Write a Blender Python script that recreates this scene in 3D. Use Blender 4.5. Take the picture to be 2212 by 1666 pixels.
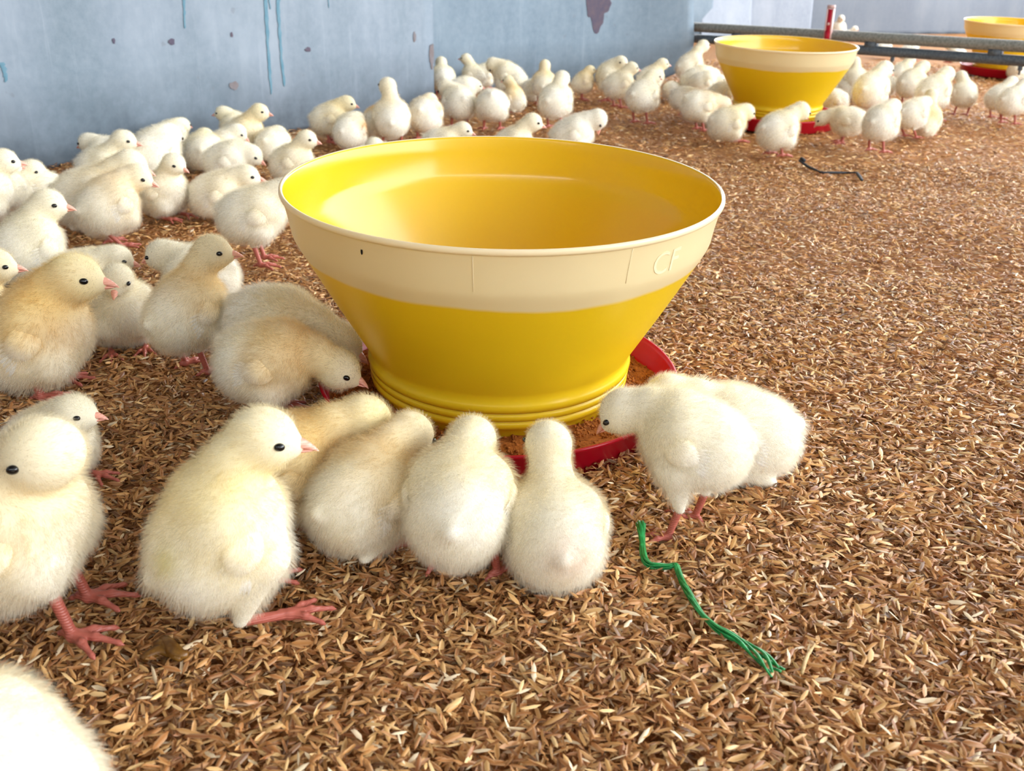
import bpy, math, random
import numpy as np
from mathutils import Vector, Matrix

# ------------------------------------------------------------------ clear
for o in list(bpy.data.objects):
    bpy.data.objects.remove(o, do_unlink=True)
SC = bpy.context.scene
COL = SC.collection

# ------------------------------------------------------------------ camera
F_PX, PITCH, ROLL, CAM_H = 2097.7, 0.40232, 0.01601, 0.32904
cam_data = bpy.data.cameras.new('camera')
cam_data.sensor_fit = 'HORIZONTAL'
cam_data.sensor_width = 36.0
cam_data.lens = F_PX / 2212.0 * 36.0
cam_data.clip_start = 0.02
cam_data.clip_end = 80
cam_data.dof.use_dof = True
cam_data.dof.focus_distance = 0.72
cam_data.dof.aperture_fstop = 17.0
cam = bpy.data.objects.new('camera', cam_data)
COL.objects.link(cam)
cp, sp, cr, sr = math.cos(PITCH), math.sin(PITCH), math.cos(ROLL), math.sin(ROLL)
FW = Vector((0, cp, -sp))
RT0, UP0 = Vector((1, 0, 0)), Vector((0, sp, cp))
RT = RT0 * cr + UP0 * sr
UP = UP0 * cr - RT0 * sr
cam.matrix_world = Matrix(((RT.x, UP.x, -FW.x, 0), (RT.y, UP.y, -FW.y, 0), (RT.z, UP.z, -FW.z, CAM_H), (0, 0, 0, 1)))
SC.camera = cam

# ------------------------------------------------------------------ daylight: an overcast sky seen through the open sides of the house
world = bpy.data.worlds.new('overcast_sky')
SC.world = world
world.use_nodes = True
bg = world.node_tree.nodes['Background']
bg.inputs[0].default_value = (0.92, 0.96, 1.0, 1)
bg.inputs[1].default_value = 5.0

def portal(name, loc, rot, sx, sy):
    l = bpy.data.lights.new(name, 'AREA')
    l.shape = 'RECTANGLE'
    l.size, l.size_y = sx, sy
    l.cycles.is_portal = True
    o = bpy.data.objects.new(name, l)
    o.location, o.rotation_euler = loc, rot
    COL.objects.link(o)
PI = math.pi
# unseen house, its openings and closed sides shaped for the light: x -4.2 .. 4.2, y -4 .. 10 ; the right side and parts of the ends are open between a low wall and the eaves
portal('daylight_portal_right', (4.2, 3.0, 1.65), (0, PI / 2, 0), 2.1, 14.0)
portal('daylight_portal_back', (1.6, 10.0, 1.75), (-PI / 2, 0, 0), 5.2, 1.9)

portal('fill_portal_front', (0.0, -4.0, 2.50), (PI / 2, 0, 0), 8.4, 0.4)  # slit under the front eaves, added for fill from behind the camera

SC.view_settings.view_transform = 'Standard'
SC.view_settings.look = 'None'
SC.view_settings.exposure = 1.12
SC.view_settings.gamma = 1.0
SC.view_settings.use_curve_mapping = False
SC.cycles.max_bounces = 6
SC.cycles.diffuse_bounces = 4
SC.cycles.transparent_max_bounces = 16
SC.cycles.caustics_reflective = False
SC.cycles.caustics_refractive = False

RNG = np.random.default_rng(7)
random.seed(7)

# ------------------------------------------------------------------ helpers
def srgb(r, g, b):
    f = lambda c: (c / 255 / 12.92) if c / 255 <= 0.04045 else ((c / 255 + 0.055) / 1.055) ** 2.4
    return (f(r), f(g), f(b), 1.0)

class NT:
    def __init__(self, name):
        self.m = bpy.data.materials.new(name)
        self.m.use_nodes = True
        self.t = self.m.node_tree
        self.t.nodes.clear()
        self.out = self.n('ShaderNodeOutputMaterial')
    def n(self, kind, **kw):
        nd = self.t.nodes.new(kind)
        for k, v in kw.items():
            if k.startswith('i_'):
                key = k[2:]
                key = int(key) if key.isdigit() else key.replace('_', ' ')
                nd.inputs[key].default_value = v
            else:
                setattr(nd, k, v)
        return nd
    def l(self, a, b):
        self.t.links.new(a, b)
    def ramp(self, fac, stops, interp='LINEAR'):
        r = self.n('ShaderNodeValToRGB')
        r.color_ramp.interpolation = interp
        e = r.color_ramp.elements
        e[0].position, e[0].color = stops[0]
        e[1].position, e[1].color = stops[-1]
        for p, c in stops[1:-1]:
            x = e.new(p); x.color = c
        self.l(fac, r.inputs[0])
        return r.outputs[0]
    def mix(self, fac, a, b, mode='MIX'):
        x = self.n('ShaderNodeMix', data_type='RGBA', blend_type=mode)
        for s, v in ((x.inputs['Factor'], fac), (x.inputs[6], a), (x.inputs[7], b)):
            if hasattr(v, 'is_output'): self.l(v, s)
            else: s.default_value = v
        return x.outputs[2]
    def pr(self, color, rough=0.5, spec=0.5, **kw):
        p = self.n('ShaderNodeBsdfPrincipled')
        if hasattr(color, 'is_output'): self.l(color, p.inputs['Base Color'])
        else: p.inputs['Base Color'].default_value = color
        if hasattr(rough, 'is_output'): self.l(rough, p.inputs['Roughness'])
        else: p.inputs['Roughness'].default_value = rough
        p.inputs['Specular IOR Level'].default_value = spec
        for k, v in kw.items():
            p.inputs[k.replace('_', ' ')].default_value = v
        return p
    def bump(self, h, strength, dist, bsdf):
        b = self.n('ShaderNodeBump', i_Strength=strength, i_Distance=dist)
        self.l(h, b.inputs['Height'])
        self.l(b.outputs[0], bsdf.inputs['Normal'])
    def noise(self, scale, detail=3, rough=0.5, vec=None):
        x = self.n('ShaderNodeTexNoise', i_Scale=scale, i_Detail=detail, i_Roughness=rough)
        if vec is not None: self.l(vec, x.inputs['Vector'])
        return x
    def obj(self, scale=None):
        tc = self.n('ShaderNodeTexCoord')
        if scale is None: return tc.outputs['Object']
        mp = self.n('ShaderNodeMapping')
        mp.inputs['Scale'].default_value = scale
        self.l(tc.outputs['Object'], mp.inputs['Vector'])
        return mp.outputs[0]
    def surf(self, s):
        self.l(s, self.out.inputs['Surface'])
        return self.m

def mesh_np(name, V, Fq=None, T=None, smooth=True, colors=None, cname='col'):
    """mesh from numpy arrays: quads Fq (n,4) and/or triangles T (n,3)"""
    me = bpy.data.meshes.new(name)
    V = np.asarray(V, np.float32)
    me.vertices.add(len(V)); me.vertices.foreach_set('co', V.ravel())
    loops, starts, n = [], [], 0
    if Fq is not None and len(Fq):
        Fq = np.asarray(Fq, np.int32); loops.append(Fq.ravel()); starts.append(np.arange(len(Fq)) * 4); n = Fq.size
    if T is not None and len(T):
        T = np.asarray(T, np.int32); loops.append(T.ravel()); starts.append(n + np.arange(len(T)) * 3)
    L = np.concatenate(loops).astype(np.int32); S = np.concatenate(starts).astype(np.int32)
    me.loops.add(len(L)); me.loops.foreach_set('vertex_index', L)
    me.polygons.add(len(S)); me.polygons.foreach_set('loop_start', S)
    me.update(calc_edges=True)
    me.validate()
    if smooth:
        me.polygons.foreach_set('use_smooth', np.ones(len(me.polygons), bool))
    if colors is not None:
        a = me.attributes.new(cname, 'FLOAT_COLOR', 'POINT')
        c = np.ones((len(V), 4), np.float32); c[:, :3] = colors
        a.data.foreach_set('color', c.ravel())
    return me

def link(name, data, mat=None, parent=None, loc=None, rot=None):
    o = bpy.data.objects.new(name, data)
    COL.objects.link(o)
    if mat is not None and data is not None:
        data.materials.clear() if hasattr(data.materials, 'clear') else None
        for m in (mat if isinstance(mat, (list, tuple)) else [mat]):
            data.materials.append(m)
    if parent is not None: o.parent = parent
    if loc is not None: o.location = loc
    if rot is not None: o.rotation_euler = rot
    return o

def tag(o, label=None, cat=None, group=None, kind=None):
    if label: o['label'] = label
    if cat: o['category'] = cat
    if group: o['group'] = group
    if kind: o['kind'] = kind
    return o

def lathe(profile, seg=128, closed=False):
    """profile list of (r,z); quads; returns V, Fq"""
    pr = np.array(profile, float); n = len(pr)
    t = np.linspace(0, 2 * PI, seg, endpoint=False)
    V = np.stack([np.outer(np.cos(t), pr[:, 0]), np.outer(np.sin(t), pr[:, 0]), np.outer(np.ones(seg), pr[:, 1])], -1).reshape(-1, 3)
    Fq = []
    m = n if closed else n - 1
    for i in range(seg):
        j = (i + 1) % seg
        for k in range(m):
            k2 = (k + 1) % n
            Fq.append((i * n + k, j * n + k, j * n + k2, i * n + k2))
    return V, np.array(Fq)

def tube(path, radii, seg=10, flat=1.0, cap=True):
    P = np.array(path, float); n = len(P)
    radii = np.broadcast_to(np.array(radii, float), (n,))
    T = np.gradient(P, axis=0); T /= np.linalg.norm(T, axis=1)[:, None]
    up = np.array([0, 0, 1.0])
    V = []
    for i in range(n):
        u = up if abs(T[i] @ up) < 0.95 else np.array([1.0, 0, 0])
        s = np.cross(T[i], u); s /= np.linalg.norm(s)
        w = np.cross(s, T[i])
        for k in range(seg):
            a = 2 * PI * k / seg
            V.append(P[i] + radii[i] * (math.cos(a) * s + flat * math.sin(a) * w))
    Fq = [(i * seg + k, i * seg + (k + 1) % seg, (i + 1) * seg + (k + 1) % seg, (i + 1) * seg + k) for i in range(n - 1) for k in range(seg)]
    Tt = []
    if cap:
        V += [P[0], P[-1]]; a, b = len(V) - 2, len(V) - 1
        Tt = [(a, (k + 1) % seg, k) for k in range(seg)] + [(b, (n - 1) * seg + k, (n - 1) * seg + (k + 1) % seg) for k in range(seg)]
    return np.array(V), np.array(Fq), np.array(Tt)

def join(parts):
    """parts: list of (V,Fq,T)"""
    Vs, Fs, Ts, n = [], [], [], 0
    for V, Fq, T in parts:
        Vs.append(V)
        if Fq is not None and len(Fq): Fs.append(np.asarray(Fq) + n)
        if T is not None and len(T): Ts.append(np.asarray(T) + n)
        n += len(V)
    return np.concatenate(Vs), (np.concatenate(Fs) if Fs else None), (np.concatenate(Ts) if Ts else None)

def box(c, h):
    c, h = np.array(c, float), np.array(h, float)
    V = np.array([[x, y, z] for x in (-1, 1) for y in (-1, 1) for z in (-1, 1)], float) * h + c
    Fq = np.array([(0, 1, 3, 2), (4, 6, 7, 5), (0, 4, 5, 1), (2, 3, 7, 6), (0, 2, 6, 4), (1, 5, 7, 3)])
    return V, Fq, None

# ------------------------------------------------------------------ materials
def mat_sheet(name, base, dark, bright, grime_h):
    """galvanised sheet: pale blue grey zinc with vertical runs, mottling and a dirty foot"""
    t = NT(name)
    v1 = t.obj((6, 6, 1.6)); v2 = t.obj((70, 70, 4.0)); v3 = t.obj()
    n1 = t.noise(1.0, 5, 0.6, v1); n2 = t.noise(1.0, 4, 0.65, v2); n3 = t.noise(9, 5, 0.65, v3)
    c = t.ramp(n1.outputs[0], [(0.3, dark), (0.5, base), (0.72, bright)])
    c = t.mix(t.ramp(n2.outputs[0], [(0.58, (0, 0, 0, 1)), (0.76, (0.7, 0.7, 0.7, 1))]), c, bright)
    n5 = t.noise(3.2, 4, 0.6, v3)
    c = t.mix(t.ramp(n5.outputs[0], [(0.42, (0, 0, 0, 1)), (0.62, (0.5, 0.5, 0.5, 1))]), c, dark)
    n6 = t.noise(55, 5, 0.7, v3)
    c = t.mix(t.ramp(n6.outputs[0], [(0.35, (0, 0, 0, 1)), (0.7, (0.35, 0.35, 0.35, 1))]), c, bright)
    sep = t.n('ShaderNodeSeparateXYZ'); t.l(v3, sep.inputs[0])
    # dirt splashed up from the litter
    mr = t.n('ShaderNodeMapRange'); t.l(sep.outputs[2], mr.inputs[0])
    mr.inputs[1].default_value = 0.0; mr.inputs[2].default_value = grime_h; mr.inputs[3].default_value = 1.0; mr.inputs[4].default_value = 0.0
    mu = t.n('ShaderNodeMath', operation='MULTIPLY'); t.l(mr.outputs[0], mu.inputs[0])
    t.l(t.ramp(n3.outputs[0], [(0.3, (0.35, 0.35, 0.35, 1)), (0.65, (1, 1, 1, 1))]), mu.inputs[1])
    c = t.mix(mu.outputs[0], c, srgb(50, 62, 72))
    n4 = t.noise(38, 2, 0.5, v3)
    c = t.mix(t.ramp(n4.outputs[0], [(0.70, (0, 0, 0, 1)), (0.76, (0.45, 0.45, 0.45, 1))]), c, srgb(104, 108, 116))
    p = t.pr(c, 0.55, 0.35, Metallic=0.0)
    t.bump(n3.outputs[0], 0.08, 0.003, p)
    return t.surf(p.outputs[0])

M = {}
M['sheet_a'] = mat_sheet('zinc_sheet', srgb(121, 134, 147), srgb(104, 120, 132), srgb(146, 157, 169), 0.16)
M['sheet_b'] = mat_sheet('zinc_sheet_pale', srgb(118, 136, 150), srgb(94, 114, 130), srgb(142, 157, 170), 0.13)
M['sheet_c'] = mat_sheet('zinc_sheet_bright', srgb(150, 160, 174), srgb(134, 146, 162), srgb(170, 178, 190), 0.02)
M['sheet_d'] = mat_sheet('zinc_sheet_plain', srgb(118, 128, 140), srgb(108, 118, 132), srgb(130, 138, 148), 0.02)

def mat_plain(name, color, rough=0.5, spec=0.5, noise=None, **kw):
    t = NT(name)
    if noise:
        sc, c2, lo, hi = noise
        n = t.noise(sc, 4, 0.6, t.obj())
        color = t.mix(t.ramp(n.outputs[0], [(lo, (0, 0, 0, 1)), (hi, (1, 1, 1, 1))]), color, c2)
    return t.surf(t.pr(color, rough, spec, **kw).outputs[0])

def mat_plastic(name, col, rough, trans, spec=0.5, var=None):
    """thin moulded plastic that lets some light through"""
    t = NT(name)
    n = t.noise(7, 3, 0.55, t.obj())
    c = t.mix(t.ramp(n.outputs[0], [(0.35, (0, 0, 0, 1)), (0.7, (1, 1, 1, 1))]), col, var or col)
    p = t.pr(c, rough, spec)
    tr = t.n('ShaderNodeBsdfTranslucent'); t.l(c, tr.inputs[0])
    mx = t.n('ShaderNodeMixShader', i_0=trans)
    t.l(p.outputs[0], mx.inputs[1]); t.l(tr.outputs[0], mx.inputs[2])
    return t.surf(mx.outputs[0])
M['yellow_in'] = mat_plastic('yellow_plastic', srgb(240, 200, 42), 0.16, 0.25, 0.5, srgb(240, 196, 34))

def mat_hopper_out():
    """outside of the hopper: yellow plastic with a cream band sprayed around the top, edge a little uneven"""
    t = NT('hopper_outside')
    v = t.obj(); sep = t.n('ShaderNodeSeparateXYZ'); t.l(v, sep.inputs[0])
    n = t.noise(9, 3, 0.5, v)
    a = t.n('ShaderNodeMath', operation='MULTIPLY_ADD', i_1=0.012, i_2=-0.006); t.l(n.outputs[0], a.inputs[0])
    s = t.n('ShaderNodeMath', operation='ADD'); t.l(sep.outputs[2], s.inputs[0]); t.l(a.outputs[0], s.inputs[1])
    mr = t.n('ShaderNodeMapRange', interpolation_type='SMOOTHSTEP'); t.l(s.outputs[0], mr.inputs[0])
    mr.inputs[1].default_value = 0.1365; mr.inputs[2].default_value = 0.1405
    n2 = t.noise(5, 3, 0.5, v)
    yl = t.mix(n2.outputs[0], srgb(234, 200, 22), srgb(242, 210, 38))
    crm = t.mix(n2.outputs[0], srgb(230, 215, 168), srgb(238, 226, 184))
    c = t.mix(mr.outputs[0], yl, crm)
    p = t.pr(c, 0.3, 0.45)
    tr = t.n('ShaderNodeBsdfTranslucent'); t.l(c, tr.inputs[0])
    mx = t.n('ShaderNodeMixShader', i_0=0.22)
    t.l(p.outputs[0], mx.inputs[1]); t.l(tr.outputs[0], mx.inputs[2])
    return t.surf(mx.outputs[0])
M['hopper_out'] = mat_hopper_out()
M['cream'] = mat_plastic('cream_plastic', srgb(248, 236, 200), 0.3, 0.25)
M['red'] = mat_plastic('red_plastic', srgb(194, 10, 40), 0.28, 0.12, 0.5, srgb(180, 8, 34))
M['feed'] = mat_plain('crumble_feed', srgb(182, 112, 48), 0.9, 0.2, (420, srgb(128, 70, 28), 0.35, 0.65))
M['pipe_up'] = mat_plain('grey_pipe', srgb(150, 152, 148), 0.5, 0.4, (160, srgb(112, 116, 112), 0.4, 0.65))
M['pipe_low'] = mat_plain('dark_grey_pipe', srgb(98, 108, 118), 0.5, 0.4, (160, srgb(70, 80, 92), 0.4, 0.65))
M['clip_red'] = mat_plain('red_bracket', srgb(196, 22, 52), 0.4, 0.5)
M['clip_pale'] = mat_plain('pale_bracket_edge', srgb(236, 200, 196), 0.5, 0.5)
M['drip'] = mat_plain('teal_paint_run', srgb(80, 122, 140), 0.5, 0.3, (60, srgb(100, 134, 150), 0.4, 0.7))
M['stain'] = mat_plain('purple_grey_stain', srgb(84, 78, 94), 0.8, 0.2, (40, srgb(100, 88, 96), 0.4, 0.7))
M['rust'] = mat_plain('rust_stain', srgb(116, 106, 106), 0.8, 0.2, (50, srgb(122, 120, 126), 0.4, 0.7))
M['twine'] = mat_plain('green_twine', srgb(14, 124, 58), 0.35, 0.6, (240, srgb(44, 168, 92), 0.45, 0.7))
M['string'] = mat_plain('black_string', srgb(38, 40, 46), 0.6, 0.4)
M['roof'] = mat_plain('roof_sheet', srgb(150, 150, 146), 0.7, 0.3)
M['house'] = mat_plain('plastered_wall', srgb(176, 178, 176), 0.8, 0.3, (3, srgb(150, 152, 150), 0.4, 0.7))
M['dropping'] = mat_plain('dropping', srgb(98, 62, 22), 0.35, 0.5, (180, srgb(140, 100, 40), 0.4, 0.7))
M['straw'] = mat_plain('straw', srgb(206, 176, 124), 0.6, 0.4, (300, srgb(176, 140, 90), 0.4, 0.7))
M['speck'] = mat_plain('dark_speck', srgb(30, 26, 22), 0.7, 0.2)

def mat_floor():
    t = NT('husk_bed')
    v = t.obj()
    n = t.noise(150, 5, 0.7, v); n2 = t.noise(2.2, 3, 0.5, v)
    vo = t.n('ShaderNodeTexVoronoi', i_Scale=210.0); t.l(v, vo.inputs['Vector'])
    c = t.ramp(n.outputs[0], [(0.3, srgb(106, 60, 28)), (0.5, srgb(172, 116, 62)), (0.7, srgb(222, 174, 108))])
    c = t.mix(t.ramp(vo.outputs['Distance'], [(0.0, (0, 0, 0, 1)), (0.8, (0.35, 0.35, 0.35, 1))]), c, srgb(96, 54, 28))
    c = t.mix(t.ramp(n2.outputs[0], [(0.4, (0, 0, 0, 1)), (0.7, (0.25, 0.25, 0.25, 1))]), c, srgb(150, 92, 54))
    p = t.pr(c, 0.8, 0.25)
    t.bump(n.outputs[0], 0.8, 0.004, p)
    return t.surf(p.outputs[0])
M['floor'] = mat_floor()

def mat_husk():
    t = NT('rice_husk')
    at = t.n('ShaderNodeAttribute', attribute_name='col')
    p = t.pr(at.outputs['Color'], 0.42, 0.45)
    tr = t.n('ShaderNodeBsdfTranslucent'); t.l(at.outputs['Color'], tr.inputs[0])
    mx = t.n('ShaderNodeMixShader', i_0=0.18)
    t.l(p.outputs[0], mx.inputs[1]); t.l(tr.outputs[0], mx.inputs[2])
    return t.surf(mx.outputs[0])
M['husk'] = mat_husk()

def mat_down(hair):
    t = NT('chick_down' if hair else 'chick_skin')
    at = t.n('ShaderNodeAttribute', attribute_name='col')
    d = t.n('ShaderNodeBsdfDiffuse', i_Roughness=0.2); t.l(at.outputs['Color'], d.inputs[0])
    tr = t.n('ShaderNodeBsdfTranslucent'); t.l(at.outputs['Color'], tr.inputs[0])
    mx = t.n('ShaderNodeMixShader', i_0=0.5 if hair else 0.05)
    t.l(d.outputs[0], mx.inputs[1]); t.l(tr.outputs[0], mx.inputs[2])
    if not hair:
        return t.surf(mx.outputs[0])
    # each fibre scatters to both sides and lets much light through
    tp = t.n('ShaderNodeBsdfTransparent')
    m2 = t.n('ShaderNodeMixShader', i_0=0.70)
    t.l(mx.outputs[0], m2.inputs[1]); t.l(tp.outputs[0], m2.inputs[2])
    return t.surf(m2.outputs[0])
M['down'] = mat_down(True)
M['skin'] = mat_down(False)
M['feather'] = mat_plain('wing_feather', srgb(248, 244, 232), 0.6, 0.2)
M['eye'] = mat_plain('chick_eye', (0.004, 0.004, 0.005, 1), 0.06, 0.6)
def mat_leg(name, a, b):
    t = NT(name)
    v = t.obj()
    n = t.noise(260, 3, 0.5, v)
    w = t.n('ShaderNodeTexWave', wave_type='BANDS', bands_direction='Z', i_Scale=180.0, i_Distortion=2.0); t.l(v, w.inputs[0])
    c = t.mix(n.outputs[0], a, b)
    p = t.pr(c, 0.4, 0.5)
    p.inputs['Subsurface Weight'].default_value = 0.05
    p.inputs['Subsurface Radius'].default_value = (0.004, 0.0015, 0.001)
    t.bump(w.outputs[0], 0.35, 0.0008, p)
    return t.surf(p.outputs[0])
M['leg'] = mat_leg('pink_leg_skin', srgb(190, 108, 92), srgb(168, 84, 72))
M['beak'] = mat_leg('pink_beak_horn', srgb(244, 184, 164), srgb(238, 164, 142))

# ------------------------------------------------------------------ chick builder
def nrmz(v):
    v = np.asarray(v, float)
    return v / max(1e-9, np.linalg.norm(v))

def s_cone(P, a, b, ra, rb):
    ab = b - a
    t = np.clip(((P - a) @ ab) / (ab @ ab), 0, 1)
    return np.linalg.norm(P - a - t[:, None] * ab, axis=1) - (ra + (rb - ra) * t)

def s_ell(P, c, ax, r):
    q = (P - c) @ np.array(ax).T
    r = np.array(r)
    k0 = np.linalg.norm(q / r, axis=1)
    k1 = np.linalg.norm(q / (r * r), axis=1)
    return k0 * (k0 - 1.0) / np.maximum(k1, 1e-9)

def smin(a, b, k):
    h = np.clip(0.5 + 0.5 * (b - a) / k, 0, 1)
    return b + (a - b) * h - k * h * (1 - h)

def surface_nets(fn, lo, hi, h):
    lo = np.array(lo, float)
    n = np.ceil((np.array(hi) - lo) / h).astype(int) + 1
    g = np.stack(np.meshgrid(*[np.arange(k) for k in n], indexing='ij'), -1).reshape(-1, 3) * h + lo
    S = fn(g).reshape(n)
    ins = S < 0
    sl = [(slice(0, -1), slice(1, None))[b] for b in (0, 1)]
    corner = [(a, b, c) for a in (0, 1) for b in (0, 1) for c in (0, 1)]
    C = {k: S[sl[k[0]], sl[k[1]], sl[k[2]]] for k in corner}
    I = {k: ins[sl[k[0]], sl[k[1]], sl[k[2]]] for k in corner}
    cnt = sum(I[k].astype(np.int8) for k in corner)
    act = (cnt > 0) & (cnt < 8)
    acc = np.zeros(act.shape + (3,)); num = np.zeros(act.shape)
    for k in corner:
        for ax in range(3):
            if k[ax] == 0:
                k2 = list(k); k2[ax] = 1; k2 = tuple(k2)
                m = I[k] != I[k2]
                d = C[k] - C[k2]
                t = np.where(m, C[k] / np.where(np.abs(d) < 1e-12, 1, d), 0)
                for a in range(3):
                    acc[..., a] += np.where(m, k[a] + (t if a == ax else 0), 0)
                num += m
    idx = -np.ones(act.shape, int)
    ijk = np.argwhere(act)
    idx[act] = np.arange(len(ijk))
    V = lo + (ijk + acc[act] / num[act][:, None]) * h
    Fs = []
    for ax in range(3):
        b, c = [(1, 2), (2, 0), (0, 1)][ax]
        s0 = [slice(None)] * 3; s1 = [slice(None)] * 3
        s0[ax] = slice(0, -1); s1[ax] = slice(1, None)
        ch = ins[tuple(s0)] != ins[tuple(s1)]
        flip0 = ins[tuple(s0)]
        e = np.argwhere(ch)
        e = e[(e[:, b] > 0) & (e[:, c] > 0) & (e[:, b] < act.shape[b]) & (e[:, c] < act.shape[c])]
        if not len(e): continue
        def cell(db, dc):
            q = e.copy(); q[:, b] += db; q[:, c] += dc
            return idx[q[:, 0], q[:, 1], q[:, 2]]
        Q = np.stack([cell(-1, -1), cell(0, -1), cell(0, 0), cell(-1, 0)], 1)
        fl = flip0[e[:, 0], e[:, 1], e[:, 2]]
        Q[~fl] = Q[~fl][:, ::-1]
        Fs.append(Q)
    return V, np.concatenate(Fs)

def sdf_grad(fn, V, e=4e-4):
    g = np.stack([fn(V + np.eye(3)[k] * e) - fn(V - np.eye(3)[k] * e) for k in range(3)], 1)
    return g / np.maximum(1e-9, np.linalg.norm(g, axis=1))[:, None]

def sdf_mesh(fn, lo, hi, h):
    V, Q = surface_nets(fn, lo, hi, h)
    for _ in range(2):
        N = sdf_grad(fn, V)
        V = V - N * (fn(V))[:, None] * 0.9
    return V, Q, sdf_grad(fn, V)

# --- legs (scaly pink shank, three front toes, a hind toe and claws); four meshes shared by all chicks
def leg_mesh(name, ankle, h):
    A = np.array(ankle); O = np.array([0, 0, 0.0045])
    segs = [(O, A, 0.0031, 0.0036)]
    for ang, ln in ((0, 0.027), (0.62, 0.022), (-0.62, 0.022), (2.75, 0.011)):
        d = np.array([math.cos(ang), math.sin(ang), 0])
        m = O + d * ln * 0.5 + np.array([0, 0, 0.0006]); e = d * ln + np.array([0, 0, 0.0022])
        segs += [(O, m, 0.0030, 0.0023), (m, e, 0.0023, 0.0014), (e, e + d * 0.004 + np.array([0, 0, -0.0018]), 0.0011, 0.0003)]
    def fn(P):
        s = None
        for a, b, ra, rb in segs:
            q = s_cone(P, a, b, ra, rb)
            s = q if s is None else smin(s, q, 0.0022)
        return s
    lo = np.minimum(A, [-0.017, -0.020, -0.002]) - 0.006; hi = np.maximum(A, [0.034, 0.020, 0.006]) + 0.006
    V, Q, _ = sdf_mesh(fn, lo, hi, h)
    me = mesh_np(name, V, Q)
    me.materials.append(M['leg'])
    return me
ANK = {'stand': (-0.008, 0, 0.034), 'sit': (-0.031, 0, 0.007), 'walk': (-0.020, 0, 0.029)}
LEG = {(k, l): leg_mesh('leg_' + k, ANK[k], hh) for k in ANK for l, hh in (('hi', 0.0010), ('lo', 0.0018))}

# --- beak: upper and lower mandible
def beak_mesh():
    parts = []
    for up in (True, False):
        L = 0.0118 if up else 0.0092
        st, seg, V = 7, 10, []
        for i in range(st):
            u = i / (st - 1)
            ry = (0.0050 if up else 0.0042) * (1 - u) ** 0.75 + 0.0003
            rz = (0.0046 if up else 0.0026) * (1 - u) ** 0.65 + 0.0003
            zc = (0.0014 - 0.0040 * u ** 1.8) if up else (-0.0022 + 0.0002 * u)
            for k in range(seg):
                a = 2 * PI * k / seg
                sz = math.sin(a)
                if up and sz < 0: sz *= 0.45
                if not up and sz > 0: sz *= 0.3
                V.append((L * u - 0.002 * (1 - u), ry * math.cos(a), zc + rz * sz))
        Fq = [(i * seg + k, i * seg + (k + 1) % seg, (i + 1) * seg + (k + 1) % seg, (i + 1) * seg + k) for i in range(st - 1) for k in range(seg)]
        T = [((st - 1) * seg, (st - 1) * seg + k, (st - 1) * seg + k + 1) for k in range(1, seg - 1)]
        parts.append((np.array(V), np.array(Fq), np.array(T)))
    V, Fq, T = join(parts)
    me = mesh_np('beak', V, Fq, T)
    me.materials.append(M['beak'])
    return me
BEAK = beak_mesh()

def eye_mesh(seg=14, ring=9):
    pr = [(0.0031 * math.sin(PI * i / (ring - 1)) + 1e-5, 0.0024 * math.cos(PI * i / (ring - 1))) for i in range(ring)]
    V, Fq = lathe(pr, seg)
    V[:, 0] *= 1.12
    V = V[:, [0, 2, 1]] * np.array([1, 1, 0.86])       # pole axis along y (outwards)
    me = mesh_np('eye', V, Fq)
    me.materials.append(M['eye'])
    return me
EYE = eye_mesh()

CREAM = np.array(srgb(253, 249, 236)[:3]); WHITE = np.array(srgb(254, 251, 243)[:3])
YEL = np.array(srgb(252, 232, 164)[:3]); ORA = np.array(srgb(240, 190, 100)[:3]); PNK = np.array(srgb(230, 196, 172)[:3])

SPOT = {'red': np.array(srgb(150, 70, 60)[:3]), 'brown': np.array(srgb(150, 105, 50)[:3]), 'orange': np.array(srgb(222, 156, 40)[:3]), 'pink': np.array(srgb(226, 176, 158)[:3]), 'lemon': np.array(srgb(226, 214, 120)[:3])}
CHICK_SIZE = 0.80
POSES = {
    # zb body height, pit body pitch (deg), head position, hp head pitch (deg), legs
    'stand': dict(zb=.072, pit=20, H=(.050, 0, .122), hp=-4, leg='stand', fx=.004),
    'tall':  dict(zb=.074, pit=34, H=(.040, 0, .138), hp=2, leg='stand', fx=.004),
    'walk':  dict(zb=.070, pit=14, H=(.058, 0, .112), hp=-8, leg='walk', fx=.006),
    'sit':   dict(zb=.040, pit=12, H=(.052, 0, .088), hp=-6, leg='sit', fx=.028),
    'usit':  dict(zb=.052, pit=48, H=(.036, 0, .118), hp=-4, leg='sit', fx=.022),
    'lay':   dict(zb=.036, pit=4, H=(.062, 0, .062), hp=-14, leg='sit', fx=.024),
    'peck':  dict(zb=.064, pit=-4, H=(.084, 0, .070), hp=-46, leg='stand', fx=.006),
    'feed':  dict(zb=.060, pit=8, H=(.078, 0, .090), hp=-52, leg='stand', fx=.006),
    'down':  dict(zb=.062, pit=-14, H=(.082, 0, .042), hp=-66, leg='stand', fx=.006),
    'preen': dict(zb=.060, pit=24, H=(.058, 0, .092), hp=-88, leg='stand', fx=.004),
}

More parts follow.
